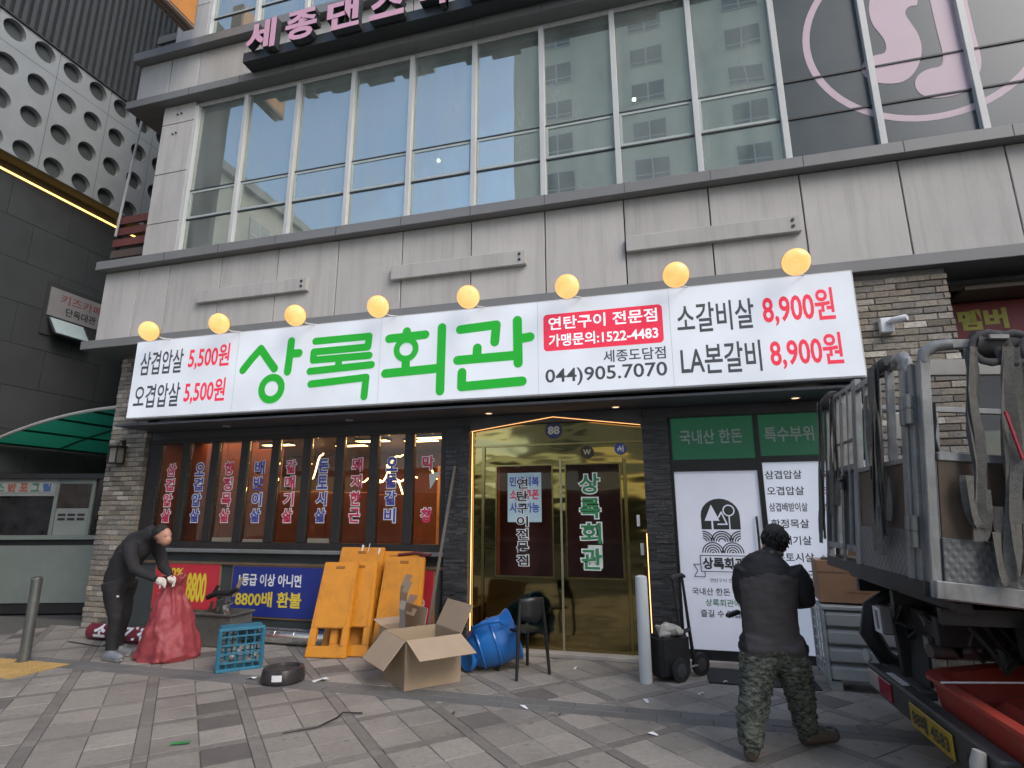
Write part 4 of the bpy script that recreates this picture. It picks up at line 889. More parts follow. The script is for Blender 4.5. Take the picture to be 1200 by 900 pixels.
# red sack
def wrinkled(mb, amp, sc, seed, zamp=1):
    n = []
    for v in mb.v:
        p = Vector(v); d = noise.noise_vector(p * sc + Vector((seed, 0, 0))) * amp; n.append((p.x + d.x, p.y + d.y, max(.001, p.z + d.z * zamp) if p.z > .02 else p.z))
    mb.v = n
sk = thing('red_sack', 'large red woven sack held up by the man in black', 'sack', (-6.02, 5.95, 0))
prof = [(0, .43, .30, 0), (.03, .45, .32, 0), (.10, .42, .31, 0), (.22, .37, .29, -.01), (.36, .32, .27, -.02), (.50, .29, .23, -.035), (.62, .23, .18, -.05), (.72, .15, .12, -.06), (.80, .12, .10, -.065), (.87, .14, .11, -.05), (.93, .17, .12, -.04), (.935, .15, .10, -.04), (.86, .10, .07, -.05)]
s_ = MB(); N = 96; rg_ = []
for z, rx, ry, ox in prof:
    rg_.append([])
    for j in range(N):
        t = 2 * math.pi * j / N; k = 1 + (.06 * math.sin(7 * t + z * 9) + .05 * math.sin(13 * t - 4 * z)) * (1.0 if z > .5 else .45)
        rg_[-1].append((-5.97 + ox + rx * .82 * k * math.copysign(abs(math.cos(t)) ** .85, math.cos(t)), 6.0 + ry * k * math.sin(t), z + (.02 * math.sin(5 * t) if z > .85 else 0)))
sub = []
for a, b in zip(rg_, rg_[1:]):
    for q in range(7): sub.append([tuple(Vector(p).lerp(Vector(r), q / 7)) for p, r in zip(a, b)])
sub.append(rg_[-1]); s_.rings(sub, caps=True); wrinkled(s_, .05, 4.5, 3); wrinkled(s_, .018, 10, 9); wrinkled(s_, .006, 22, 5)
s_.build('sack_cloth', M('red_woven_plastic', (.30, .048, .055), .55, var=.14, scale=14, bump=.35, bscale=45, dirt=.25, dscale=4), sk, smooth=2)
# grey box with scrap metal beyond the sack
gb = thing('grey_bin', 'grey metal bin heaped with scrap beside the red sack', 'bin', (-5.85, 6.75, 0))
m_gb = M('grey_bin_metal', (.16, .16, .15), .45, metal=.4, var=.2, dirt=.5, dscale=4)
w = MB(); w.box(-6.16, -5.58, 6.55, 6.56, .01, .40).box(-6.16, -5.58, 6.94, 6.95, .01, .40).box(-6.16, -6.15, 6.561, 6.939, .01, .40).box(-5.59, -5.58, 6.561, 6.939, .01, .40).box(-6.15, -5.59, 6.56, 6.94, .01, .30)
w.build('bin_body', m_gb, gb, bevel=.004); rm_ = MB()
for a, b in (((-6.18, 6.53), (-5.56, 6.53)), ((-5.56, 6.53), (-5.56, 6.97)), ((-5.56, 6.97), (-6.18, 6.97)), ((-6.18, 6.97), (-6.18, 6.53))): rm_.bar((a[0], a[1], .405), (b[0], b[1], .405), .022)
rm_.build('rim', m_gb, gb)
rr2 = random.Random(4)
for k in range(14):
    a = Vector((rr2.uniform(-6.08, -5.7), rr2.uniform(6.65, 6.85), .33 + .02 * k)); q = a + Vector((rr2.uniform(-.18, .18), rr2.uniform(-.1, .1), rr2.uniform(.02, .16)))
    MB().bar(a, q, rr2.uniform(.02, .07), rr2.uniform(.01, .04)).build('scrap_piece', rr2.choice([m_alum, m_black, M('dull_brown_scrap', (.12, .08, .06), .6), M('bright_scrap', (.6, .6, .58), .25, metal=.8)]), gb)
MB().tube([(-6.05, 6.62, .60), (-5.9, 6.62, .66), (-5.72, 6.64, .66), (-5.62, 6.66, .72)], .035, 8).build('scrap_piece', m_black, gb, smooth=True)
MB().bar((-5.68, 6.68, .62), (-5.58, 6.68, .86), .05, .02).build('scrap_piece', M('tan_scrap', (.35, .27, .2), .7), gb)
# banner roll
br = thing('rolled_banner', 'rolled maroon banner with white letters on the ground behind the man', 'banner', (-7.2, 6.55, 0))
rl = MB(); N = 24
rl.rings([[(x, 6.55 + .03 * math.sin(x * 3) + (.11 + .012 * math.sin(x * 5)) * math.cos(2 * math.pi * j / N), .10 + (.095 + .01 * math.sin(x * 7)) * math.sin(2 * math.pi * j / N)) for j in range(N)] for x in [-7.9 + k * .1 for k in range(17)]])
rl.build('roll', M('maroon_vinyl', (.16, .02, .035), .3, var=.1), br, smooth=True)
CYL = lambda u, v, d=0: (u, 6.55 + .03 * math.sin(u * 3) - (.125 + d) * math.cos(v), .10 + (.115 + d) * math.sin(v))
for k, ch in enumerate('소고기전문'):
    vs, fs = glyph(ch, .05); X0, X1, Y0, Y1 = bb(vs); e = MB(); e.add([CYL(-7.72 + k * .27 + (p[0] - X0) / (X1 - X0) * .22, -.35 + (p[1] - Y0) / (Y1 - Y0) * 1.5, .006) for p in vs], fs); e.build('white_letter', m_wht, br, fix=False)
MB().tube([(-7.95 + .0 * k, 6.30 + .01 * k, .01 + .004 * math.sin(k)) for k in range(2)] + [(-7.3, 6.2, .012), (-7.0, 6.3, .012), (-7.3, 6.27, .012)], .006, 6).build('cord', m_black, br)
wp = MB(); wp.add([(-7.95, 6.75, .16), (-7.55, 6.78, .18), (-7.62, 6.7, .27), (-7.85, 6.66, .22)], [(0, 1, 2, 3)]); wp.build('loose_flap', m_wht, br, fix=False)
# blue crate standing on edge
cr = thing('blue_crate', 'blue plastic grid crate standing on its side on the paving', 'crate', (-4.7, 5.72, 0))
m_bc = M('blue_plastic', (.03, .17, .26), .4, var=.12, dirt=.3, dscale=5)
ux = Vector((.34, .33, 0)).normalized(); nx = Vector((-ux.y, ux.x, 0)); oc = Vector((-4.86, 5.55, 0)); Wc, Hc, Dc = .47, .45, .26
pt = lambda u, v, w_: oc + ux * u + nx * w_ + Vector((0, 0, v))
for k, (a, b) in enumerate((((0, .015), (Wc, .015)), ((0, Hc - .015), (Wc, Hc - .015)), ((.015, .03), (.015, Hc - .03)), ((Wc - .015, .03), (Wc - .015, Hc - .03)))):
    MB().bar(pt(a[0], a[1], .02), pt(b[0], b[1], .02), .04, .034).build('rim_bar', m_bc, cr, bevel=.005)
for k in range(4): MB().bar(pt(.03, .09 + k * .09, .02), pt(Wc - .03, .09 + k * .09, .02), .02, .016).build('cross_bar', m_bc, cr)
for k in range(4): MB().bar(pt(.10 + k * .09, .03, .025), pt(.10 + k * .09, Hc - .03, .025), .014, .014).build('upright_bar', m_bc, cr)
for s in range(2):
    MB().bar(pt(.01 + s * (Wc - .02), .03, Dc / 2 + .02), pt(.01 + s * (Wc - .02), Hc - .03, Dc / 2 + .02), .012 if False else Dc, .012, up=ux).build('side_wall', m_bc, cr)
    MB().bar(pt(.02, .008 + s * (Hc - .016), Dc / 2 + .02), pt(Wc - .02, .008 + s * (Hc - .016), Dc / 2 + .02), Dc, .012).build('side_wall', m_bc, cr)
gr_ = MB()
for k in range(7): gr_.bar(pt(.03 + k * .065, .02, Dc), pt(.03 + k * .065, Hc - .02, Dc), .014, .01)
for k in range(7): gr_.bar(pt(.02, .04 + k * .06, Dc), pt(Wc - .02, .04 + k * .06, Dc), .01, .014)
gr_.build('base_grid', m_bc, cr)
for k in range(6): MB().ell(pt(.1 + k * .06, .07 + .055 * (k % 4), .14), .03, .03, .025, 8, 6).build('bottle_cup', M('pale_cup', (.5, .48, .44), .5), cr)
# tape-like round box
tp = thing('round_tin', 'low round dark tin with a paper label in front of the blue crate', 'tin', (-3.98, 5.5, 0))
MB().lathe([(.19, 0), (.215, .01), (.22, .045), (.21, .11), (.20, .135), (.16, .14), (.155, .12), (.06, .115), (.001, .115)], (-3.98, 5.52, 0), 36).build('body', M('dark_tin', (.05, .045, .045), .35, metal=.3, var=.3, dirt=.3, dscale=8), tp, smooth=True)
e = MB(); e.add([(-3.98 + .222 * math.sin(a), 5.52 - .222 * math.cos(a), z) for z in (.045, .105) for a in [(.12 + .09 * k) for k in range(6)]], [(k, k + 1, k + 7, k + 6) for k in range(5)]); e.build('label_paper', m_wht, tp, fix=False)
# bits of litter
lit = [(-3.6, 5.62, .16, .08, m_wht), (-4.35, 5.5, .10, .05, m_wht), (-1.35, 5.35, .10, .02, m_wht), (-1.0, 5.25, .03, .02, m_black), (-.22, 5.0, .08, .03, m_wht), (-.3, 5.8, .09, .03, m_wht), (.45, 6.6, .08, .04, m_wht), (.2, 6.15, .06, .03, m_wht), (-1.1, 6.75, .08, .03, m_wht), (-1.9, 5.05, .04, .02, m_black)]
for k, (x, y, a, b, m) in enumerate(lit):
    s = MB(); an = rr2.uniform(0, 3); c_, s1 = math.cos(an), math.sin(an)
    s.add([(x + c_ * u - s1 * v, y + s1 * u + c_ * v, .004 + hz) for u, v, hz in ((-a / 2, -b / 2, .0), (0, -b / 2, .018), (a / 2, -b / 2, .003), (a / 2, b / 2, .012), (0, b / 2, .006), (-a / 2, b / 2, .001))], [(0, 1, 4, 5), (1, 2, 3, 4)])
    tag(s.build('paper_scrap' if m is m_wht else 'dark_crumb', m, fix=False), '%s on the paving %s' % ('white paper scrap' if m is m_wht else 'tiny dark crumb', ('beside the round tin', 'between crate and tin', 'in the middle below the chair', 'just right of the middle', 'far in front of the white bollard', 'close in front of the white bollard', 'on the black mat', 'by the cart wheels', 'at the gold door threshold', 'below the big carton')[k]), 'litter', 'litter on the paving')
s = MB(); s.add([(-3.72, 3.86, .006), (-3.60, 3.92, .009), (-3.63, 3.97, .006), (-3.75, 3.91, .006)], [(0, 1, 2, 3)]); tag(s.build('green_tape', M('green_tape', (.03, .25, .07), .5), fix=False), 'scrap of green tape on the paving at lower left', 'tape')
tag(MB().tube([(-3.05, 4.28, .008), (-2.85, 4.45, .012), (-2.78, 4.62, .03), (-2.82, 4.78, .02), (-2.66, 4.83, .012)], .007, 6).build('bent_wire', m_black, smooth=True), 'bent dark wire lying on the paving below the tin', 'wire')
# galvanised duct pipe
dp = thing('metal_duct', 'shiny galvanised duct lying below the blue poster', 'duct', (-4.9, 6.95, 0))
MB().lathe([(.10, 0), (.10, .3), (.104, .3), (.104, .32), (.10, .32), (.10, .6), (.104, .6), (.104, .62), (.10, .62), (.10, 1.1)], (-5.45, 6.96, .105), 28, (1, -.04, 0), caps=False).build('pipe', M('galvanised', (.62, .63, .62), .22, metal=.95, var=.15, scale=12), dp, smooth=True)
MB().lathe([(.101, 0), (.108, .02), (.108, .1), (.02, .11)], (-4.37, 6.92, .105), 24, (1, -.04, 0)).build('green_cap', M('dark_green_cap', (.01, .06, .04), .4), dp, smooth=True)
MB().box(-5.62, -5.35, 6.75, 7.0, .05, .26).build('black_bag', m_black, dp, bevel=.04)
# orange folded signboards
m_or = M('orange_plastic', (.62, .245, .015), .42, var=.08, scale=6, bump=.15, bscale=120, dirt=.55, dscale=5, dcol=(.33, .12, .015))
def board(name, label, c, tilt, yaw, Wb=.52, Hb=1.12, th=.055, window=True):
    t = thing(name, label, 'signboard', c, 'orange signboards leaning in a row')
    mt_ = Matrix.Translation(Vector(c)) @ Matrix.Rotation(yaw, 4, 'Z') @ Matrix.Rotation(-tilt, 4, 'X')
    P = MB(); a = Wb / 2
    def bx(x0, x1, z0, z1, y0=0, y1=th): P.box(x0, x1, y0, y1, z0, z1)
    tw = a * .86
    fn = lambda u, v, d: (u, d, v)
    outer = [(-a, 0), (a, 0), (tw, Hb), (-tw, Hb)]
    if window:
        wx, z0, z1 = a * .62, .13, .33
        P.prism([(-a, 0), (a, 0), (a * .985, z0), (-a * .985, z0)], fn, 0, th); P.prism([(-a * .985, z0), (-wx, z0), (-wx, z1), (-a * .96, z1)], fn, 0, th); P.prism([(wx, z0), (a * .985, z0), (a * .96, z1), (wx, z1)], fn, 0, th)
        P.prism([(-a * .96, z1), (a * .96, z1), (tw, Hb), (-tw, Hb)], fn, 0, th)
    else: P.prism(outer, fn, 0, th)
    P.xf(mt_); P.build('board', m_or, t, bevel=.008, seg=2)
    h = MB().box(-.06, .06, -.006, .0, Hb - .085, Hb - .05).xf(mt_); h.build('hand_slot', M('orange_shadow_slot', (.30, .11, .01), .5), t, bevel=.004)  # raised strip; the slot's shade is put into its darker orange
    r = MB()
    r.box(-a * .8, -a * .74, -.008, 0, .36, Hb - .12).box(a * .74, a * .8, -.008, 0, .36, Hb - .12); r.xf(mt_).build('raised_rib', m_or, t, bevel=.003)
    return t
board('orange_signboard', 'front orange plastic signboard with a square opening, leaning leftmost', (-4.08, 6.42, 0.01), R(17), R(8))
board('orange_signboard', 'orange plastic signboard right behind the front one', (-3.86, 6.55, 0.01), R(16), R(8))
board('orange_signboard', 'tall orange signboard against the window base behind the others', (-3.98, 6.74, 0.01), R(14), R(4), .72, 1.28, window=False)
board('orange_signboard', 'rightmost orange signboard behind the open cardboard box', (-3.30, 6.66, 0.01), R(13), R(3), .62, 1.17)
board('orange_signboard', 'wide orange signboard standing between the tall one and the rightmost one', (-3.55, 6.84, 0.01), R(12), R(2), .80, 1.22, window=False)
tag(MB().tube([(-4.15, 7.0, .2), (-4.0, 7.05, 1.28)], .014, 8).tube([(-4.13, 7.0, .2), (-3.9, 7.05, 1.3)], .005, 6).build('white_rod', m_wht, smooth=True), 'pair of thin white rods sticking up left behind the orange signboards', 'rods')
tag(MB().tube([(-3.82, 7.0, .2), (-3.76, 7.06, 1.24)], .013, 8).build('short_rod', m_wht, smooth=True), 'single short white rod behind the orange signboards', 'rod')
tag(MB().tube([(-3.45, 7.0, 1.16), (-3.2, 6.98, 1.19), (-2.98, 6.96, 1.17)], .022, 8).tube([(-3.1, 6.95, 1.14), (-2.95, 6.95, 1.19)], .01, 6).build('clamp_tool', [M('dark_red_tool', (.10, .015, .015), .3)], smooth=True), 'dark red and black tool lying on top of the orange signboards', 'tool')
tag(MB().bar((-2.98, 6.85, 0), (-2.74, 7.15, 2.32), .035, .02).build('wooden_batten', M('grey_batten', (.14, .12, .10), .7)), 'long thin grey batten leaning on the window beside the door pier', 'batten')
# cardboard
m_cb = M('cardboard', (.36, .27, .18), .8, var=.08, scale=5, bump=.08, bscale=90, dirt=.12, dscale=5); m_cbi = M('cardboard_inside', (.40, .30, .205), .8, var=.06, scale=5)
def carton(name, label, c, yaw, Wd, Dp, Hh, flaps, group=None):
    t = thing(name, label, 'box', c, group); Mx = Matrix.Translation(Vector(c)) @ Matrix.Rotation(yaw, 4, 'Z'); th = .006
    for nm, b_ in (('front_wall', (-Wd / 2, Wd / 2, -Dp / 2, -Dp / 2 + th)), ('rear_wall', (-Wd / 2, Wd / 2, Dp / 2 - th, Dp / 2)), ('left_wall', (-Wd / 2, -Wd / 2 + th, -Dp / 2 + th, Dp / 2 - th)), ('right_wall', (Wd / 2 - th, Wd / 2, -Dp / 2 + th, Dp / 2 - th))):
        MB().box(b_[0], b_[1], b_[2], b_[3], .004, Hh).xf(Mx).build(nm, m_cb, t)
    MB().box(-Wd / 2, Wd / 2, -Dp / 2, Dp / 2, 0, .004).xf(Mx).build('bottom', m_cbi, t)
    for side, ang, L in flaps:
        ax, base, w = {'f': (Vector((1, 0, 0)), Vector((0, -Dp / 2, Hh)), Wd), 'b': (Vector((-1, 0, 0)), Vector((0, Dp / 2, Hh)), Wd), 'l': (Vector((0, -1, 0)), Vector((-Wd / 2, 0, Hh)), Dp), 'r': (Vector((0, 1, 0)), Vector((Wd / 2, 0, Hh)), Dp)}[side]
        out = {'f': Vector((0, -1, 0)), 'b': Vector((0, 1, 0)), 'l': Vector((-1, 0, 0)), 'r': Vector((1, 0, 0))}[side]
        d = out * math.cos(ang) + Vector((0, 0, 1)) * math.sin(ang); nn = ax.cross(d).normalized()
        MB().obox(base + d * (L / 2 + .004) + nn * .001, ax * (w / 2 - .004), nn * .003, d * L / 2).xf(Mx).build('flap', m_cbi, t)
    return t, Mx
t, Mx = carton('cardboard_box', 'big open cardboard box with spread flaps in front of the orange signboards', (-2.62, 5.95, 0), R(-42), .62, .62, .46, [('f', R(-48), .33), ('l', R(-28), .34), ('r', R(-20), .36), ('b', R(62), .30)])
Pf = lambda u, v, d=0: tuple(Mx @ Vector((-.31 - d, -u, v)))
e = MB()
for a, b in (((-.14, .10), (.14, .10)), ((.14, .10), (.14, .30)), ((.14, .30), (-.14, .30)), ((-.14, .30), (-.14, .10))): stroke(e, [a, b], .0025, Pf, .002)
for z, w_ in ((.25, .10), (.21, .05), (.17, .09)): stroke(e, [(-w_, z), (w_, z)], .010, Pf, .002)
e.build('box_print', M('faded_brown_ink', (.24, .17, .11), .8), t, fix=False)
MB().box(-.313, -.3105, -.03, .03, .06, .458).xf(Mx).build('packing_tape', M('tan_tape', (.42, .33, .23), .3), t); MB().box(-.03, .03, -.313, -.3105, .30, .458).xf(Mx).build('packing_tape', M('tan_tape', (.42, .33, .23), .3), t)
t, Mx2 = carton('cardboard_box', 'smaller cardboard box stuffed with packing behind the big open one', (-3.05, 6.36, 0), R(-38), .42, .36, .42, [('l', R(10), .22), ('b', R(80), .2)])
for k, (x, y, z0, z1, an, w_) in enumerate(((-.06, .02, .2, .98, .10, .16), (.05, .0, .2, .92, -.06, .15), (-.12, .08, .2, .74, .25, .20), (.13, -.03, .2, .72, -.3, .14), (-.02, .08, .2, .60, .1, .22))):
    s = MB(); zz = [z0 + (z1 - z0) * q / 6 for q in range(7)]
    s.add([(x + sg * w_ / 2 + .03 * math.sin(q * 1.1 + k), y + math.sin(an) * .25 * q / 6 + (.05 * (q - 5) if q > 5 else 0), zq) for q, zq in enumerate(zz) for sg in (-1, 1)], [(2 * q, 2 * q + 1, 2 * q + 3, 2 * q + 2) for q in range(6)])
    s.xf(Mx2).build('packing_sheet', m_cbi if k != 3 else M('grey_packing', (.4, .37, .33), .7), t, fix=False)
# blue rounded plastic vessel (lying), plain stand-in for a rounded blue figure
bv = thing('blue_vessel', 'rounded glossy blue plastic stand-in vessel lying between the carton and chair', 'vessel', (-2.02, 6.5, 0))
m_bl = M('glossy_blue_plastic', (.012, .13, .42), .30, var=.10, scale=4, coat=.3)
q = MB(); q.lathe([(.02, -.33), (.10, -.325), (.17, -.28), (.225, -.18), (.25, -.05), (.255, .05), (.245, .12), (.25, .15), (.275, .20), (.285, .235), (.27, .25), (.25, .235), (.22, .14), (.02, .12)], (-1.98, 6.52, .285), 40, (.86, .40, .32)); q.build('body', m_bl, bv, smooth=True)
for h_ in (-.20, -.02): MB().lathe([(.236 if h_ < -.1 else .258, 0), (.245 if h_ < -.1 else .266, .012), (.24 if h_ < -.1 else .262, .026)], tuple(Vector((-1.98, 6.52, .285)) + Vector((.86, .40, .32)).normalized() * h_), 40, (.86, .40, .32), caps=False).build('moulded_hoop', m_bl, bv, smooth=True)
MB().lathe([(.02, -.02), (.10, -.015), (.115, .0), (.12, .02), (.12, .05), (.105, .06), (.095, .052), (.01, .05)], (-2.20, 6.34, .125), 28, (-.55, -.83, .05)).build('screw_cap', m_bl, bv, smooth=True)
MB().tube([(-2.14, 6.30, .38), (-2.13, 6.24, .47), (-2.0, 6.22, .535), (-1.86, 6.27, .55), (-1.82, 6.34, .50)], .022, 10).build('carry_handle', m_bl, bv, smooth=True)
# black chair
CH = thing('black_chair', 'black moulded chair with its back to us before the gold door', 'chair', (-1.62, 6.45, 0)); m_ch = M('black_resin', (.012, .012, .013), .38, var=.15)
for (x0, y0), (x1, y1), zt in (((-1.62, 6.12), (-1.60, 6.22), .79), ((-1.34, 6.46), (-1.40, 6.40), .79), ((-1.92, 6.45), (-1.84, 6.42), .45), ((-1.66, 6.77), (-1.64, 6.68), .45)):
    MB().tube([(x0, y0, 0), ((x0 + x1) / 2, (y0 + y1) / 2, .43), (x1, y1, zt)], [.017, .022, .018], 10).build('leg', m_ch, CH, smooth=True)
se = MB(); cs = [(-1.61, 6.19), (-1.385, 6.42), (-1.63, 6.70), (-1.86, 6.43)]
P = []
for k in range(24):
    a = 2 * math.pi * k / 24; u = abs(math.cos(a)) ** .6 * math.copysign(1, math.cos(a)); v = abs(math.sin(a)) ** .6 * math.copysign(1, math.sin(a))
    P.append((-1.62 + .155 * u * .70 + .165 * v * -.70, 6.435 + .155 * u * .72 + .165 * v * .70))
se.prism(P, lambda u, v, d: (u, v, d), .435, .462); se.build('seat', m_ch, CH, bevel=.008, seg=2)
bk = MB(); n = 14
up_ = [[], []]
vs = []
for iz in range(6):
    for k in range(n + 1):
        t_ = k / n; x = -1.605 + .205 * t_; y = 6.205 + .205 * t_; bow = .055 * math.sin(math.pi * t_)
        z = .585 + (.20 + .02 * math.sin(math.pi * t_)) * iz / 5 - .035 * math.sin(math.pi * t_) * (1 if iz == 0 else 0)
        vs.append((x + bow * .7, y - bow * .7, z))
bk.add(vs, [(i * (n + 1) + k, i * (n + 1) + k + 1, (i + 1) * (n + 1) + k + 1, (i + 1) * (n + 1) + k) for i in range(5) for k in range(n)])
ob = bk.build('backrest', m_ch, CH, smooth=True, fix=False); sm = ob.modifiers.new('thickness', 'SOLIDIFY'); sm.thickness = .018; sm.offset = 0
# rolling bag cart
RC = thing('wheeled_cart', 'black two-wheeled cart with a bag under the tree-emblem door', 'cart', (.05, 6.5, 0)); m_bag = M('black_nylon', (.016, .016, .018), .7, var=.3, scale=8, bump=.3, bscale=30)
cu = Vector((.78, .62, 0)).normalized(); cv = Vector((-cu.y, cu.x, 0)); co = Vector((-.16, 6.42, 0))
cp = lambda a, b, z: co + cu * a + cv * b + Vector((0, 0, z))
MB().obox(cp(.19, .10, .235), cu * .19, cv * .12, (0, 0, .205)).build('bag', m_bag, RC, bevel=.03, seg=3)
for a, b in ((.20, -.05), (.56, .06)):
    c = cp(a, b, .115); w_ = MB().lathe([(.05, -.02), (.085, -.024), (.112, -.02), (.115, 0), (.112, .02), (.085, .024), (.05, .02)], c, 26, cv + cu * -.1).build('wheel', M('cart_rubber', (.02, .02, .021), .6), RC, smooth=True)
    MB().lathe([(.001, -.028), (.03, -.028), (.075, -.02), (.075, .02), (.03, .028), (.001, .028)], c, 18, cv + cu * -.1).build('hub', M('cart_hub', (.06, .06, .062), .4), w_, smooth=True)
MB().tube([cp(.20, -.05, .115), cp(.56, .06, .115)], .012, 8).build('axle', m_alum, RC)
for a, b in ((.30, .0), (.50, .09)): MB().tube([cp(a, b, .12), cp(a - .02, b + .02, .45), cp(a - .05, b + .05, 1.02)], [.020, .018, .014], 8).build('handle_tube', m_black, RC, smooth=True)
MB().tube([cp(.20, .02, 1.0), cp(.25, .05, 1.02), cp(.45, .14, 1.025), cp(.50, .16, 1.0)], .019, 8).build('handle_grip', m_black, RC, smooth=True); MB().tube([cp(.28, .02, .45), cp(.48, .11, .46)], .022, 8).build('cross_tube', m_black, RC)
rt = MB(); rt.ell(cp(.16, .08, .49), .11, .09, .06, 18, 10).ell(cp(.21, .03, .47), .08, .07, .05, 14, 8).ell(cp(.09, .02, .45), .05, .05, .035, 12, 8); wrinkled(rt, .045, 14, 2); rt.build('crumpled_cloth', M('dirty_white_cloth', (.42, .40, .36), .9, var=.2, scale=14), RC, smooth=True)
# air-conditioner units with carton on top
AC = thing('outdoor_unit', 'white slatted outdoor unit with side grille standing behind the man', 'outdoor unit', (1.9, 7.0, 0)); m_ac = M('dusty_white_metal', (.36, .38, .38), .5, var=.07, dirt=.35, dscale=4)
ax_ = Vector((.95, -.06, 0)).normalized(); ay_ = Vector((-ax_.y, ax_.x, 0)); ao = Vector((1.42, 6.62, 0)); ap = lambda a, b, z: ao + ax_ * a + ay_ * b + Vector((0, 0, z))
MB().obox(ap(.48, .20, .42), ax_ * .44, ay_ * .16, (0, 0, .33)).build('body', m_ac, AC, bevel=.01)
for k in range(4): MB().obox(ap(.48, .02, .175 + k * .165), ax_ * .44, ay_ * .045 + Vector((0, 0, .02)), (0, 0, .060)).build('front_slat', m_ac, AC, bevel=.012, seg=2)
MB().obox(ap(.48, .18, .76), ax_ * .47, ay_ * .20, (0, 0, .018)).build('top_plate', m_ac, AC, bevel=.006)
sg_ = MB(); lx = ap(.0, .0, 0)
for k in range(7): sg_.bar(ap(.0, .02, .14 + k * .097), ap(-.02, .34, .14 + k * .097), .014)
for k in range(4): sg_.bar(ap(.0 - .006 * k, .02 + k * .106, .10), ap(.0 - .006 * k, .02 + k * .106, .76), .014)
sg_.build('side_grille', M('white_wire', (.48, .48, .46), .5), AC)
for a, b in ((.02, .0), (-.02, .34)): MB().bar(ap(a, b, .08), ap(a, b, .78), .03, .03).build('grille_frame', m_ac, AC, bevel=.005)
for a in (.08, .88): MB().obox(ap(a, .15, .04), ax_ * .05, ay_ * .14, (0, 0, .04)).build('foot', m_ac, AC)
t = thing('cardboard_box', 'closed brown cardboard box on the white outdoor unit', 'box', (1.9, 6.9, .79))
bx = Vector((.97, -.10, 0)).normalized(); by = Vector((-bx.y, bx.x, 0)); bo = Vector((1.92, 6.86, 1.005))
MB().obox(bo, bx * .45, by * .20, (0, 0, .205)).build('carton', M('brown_carton', (.24, .135, .075), .8, var=.08, scale=5), t, bevel=.004)
MB().obox(bo + Vector((0, 0, .2065)), bx * .44, by * .03, (0, 0, .001)).build('tape', M('clear_tape', (.5, .47, .42), .2), t); e = MB(); cf = lambda u, v, d=0: tuple(bo + bx * u - by * (.20 + d) + Vector((0, 0, v)))
for a, b in (((-.2, -.10), (-.0, -.105)), ((.15, -.08), (.19, -.12)), ((-.45, .09), (.45, .09))): stroke(e, [a, b], .004, cf, .002)
e.build('faint_print', M('carton_ink', (.13, .07, .04), .8), t, fix=False)
pf = MB(); pf.ell((1.72, 6.85, 1.235), .20, .12, .03, 18, 8); wrinkled(pf, .05, 12, 5); tag(pf.build('plastic_wrap', M('crumpled_plastic', (.62, .64, .68), .2), smooth=True), 'crumpled white plastic wrap on the closed brown carton', 'plastic wrap')
# dark mat before the side door
tag(MB().box(.30, 1.35, 6.55, 7.12, .002, .012).build('door_mat', M('black_mat', (.02, .02, .021), .9, var=.3, scale=40)), 'flat black mat on the ground before the tree-emblem door', 'mat')
# ================================================================== people
def remeshed(name, mb, voxel, mats, pick, parent, smooth_it=4, wr=None):
    me = bpy.data.meshes.new(name); me.from_pydata(mb.v, [], mb.f)
    bm = bmesh.new(); bm.from_mesh(me); bmesh.ops.recalc_face_normals(bm, faces=bm.faces); bm.to_mesh(me); bm.free()
    o = bpy.data.objects.new(name, me); _TS.collection.objects.link(o)
    r = o.modifiers.new('r', 'REMESH'); r.mode = 'VOXEL'; r.voxel_size = voxel; r.use_smooth_shade = True
    s = o.modifiers.new('s', 'SMOOTH'); s.iterations = smooth_it; s.factor = .5
    _TS.view_layers[0].update(); dg = _TS.view_layers[0].depsgraph; m2 = bpy.data.meshes.new_from_object(o.evaluated_get(dg)); bpy.data.objects.remove(o)
    if wr:
        n = len(m2.vertices); co = [0.0] * (3 * n); m2.vertices.foreach_get('co', co); nn = [tuple(v.vector) for v in m2.vertex_normals]
        for i in range(n):
            c = Vector(co[3 * i:3 * i + 3]); a = wr(c)
            if a: co[3 * i:3 * i + 3] = c + Vector(nn[i]) * a
        m2.vertices.foreach_set('co', co)
    m2.materials.clear()
    for m in mats: m2.materials.append(m)
    m2.polygons.foreach_set('material_index', [pick(p.center) for p in m2.polygons]); m2.polygons.foreach_set('use_smooth', [True] * len(m2.polygons))
    m2.name = name; o = bpy.data.objects.new(name, m2); COL.objects.link(o); return par(o, parent)
def fbm(p, s): return noise.noise(p * s) * .6 + noise.noise(p * s * 2.1 + Vector((3, 1, 7))) * .4
m_skin = M('skin', (.42, .22, .15), .55, var=.06); m_hair = M('black_hair', (.012, .011, .010), .5, var=.4, scale=60, bump=.6, bscale=180)
m_hood = M('black_hoodie', (.017, .016, .018), .85, var=.2, scale=12, bump=.15, bscale=140); m_trk = M('black_trousers', (.010, .010, .011), .75, var=.2, scale=10)
m_shoe = M('grey_sneaker', (.17, .18, .20), .6, var=.2, scale=20); m_sole = M('white_sole', (.6, .6, .58), .6); m_glove = M('white_glove', (.62, .58, .52), .8, var=.1, scale=20, bump=.3, bscale=90)
def finger(mb, base, dirs, lens, r):
    p = Vector(base); pts = [p.copy()]
    for d, L in zip(dirs, lens): p = p + Vector(d).normalized() * L; pts.append(p.copy())
    mb.tube(pts, [r, r, r * .93, r * .72][:len(pts)], 8)
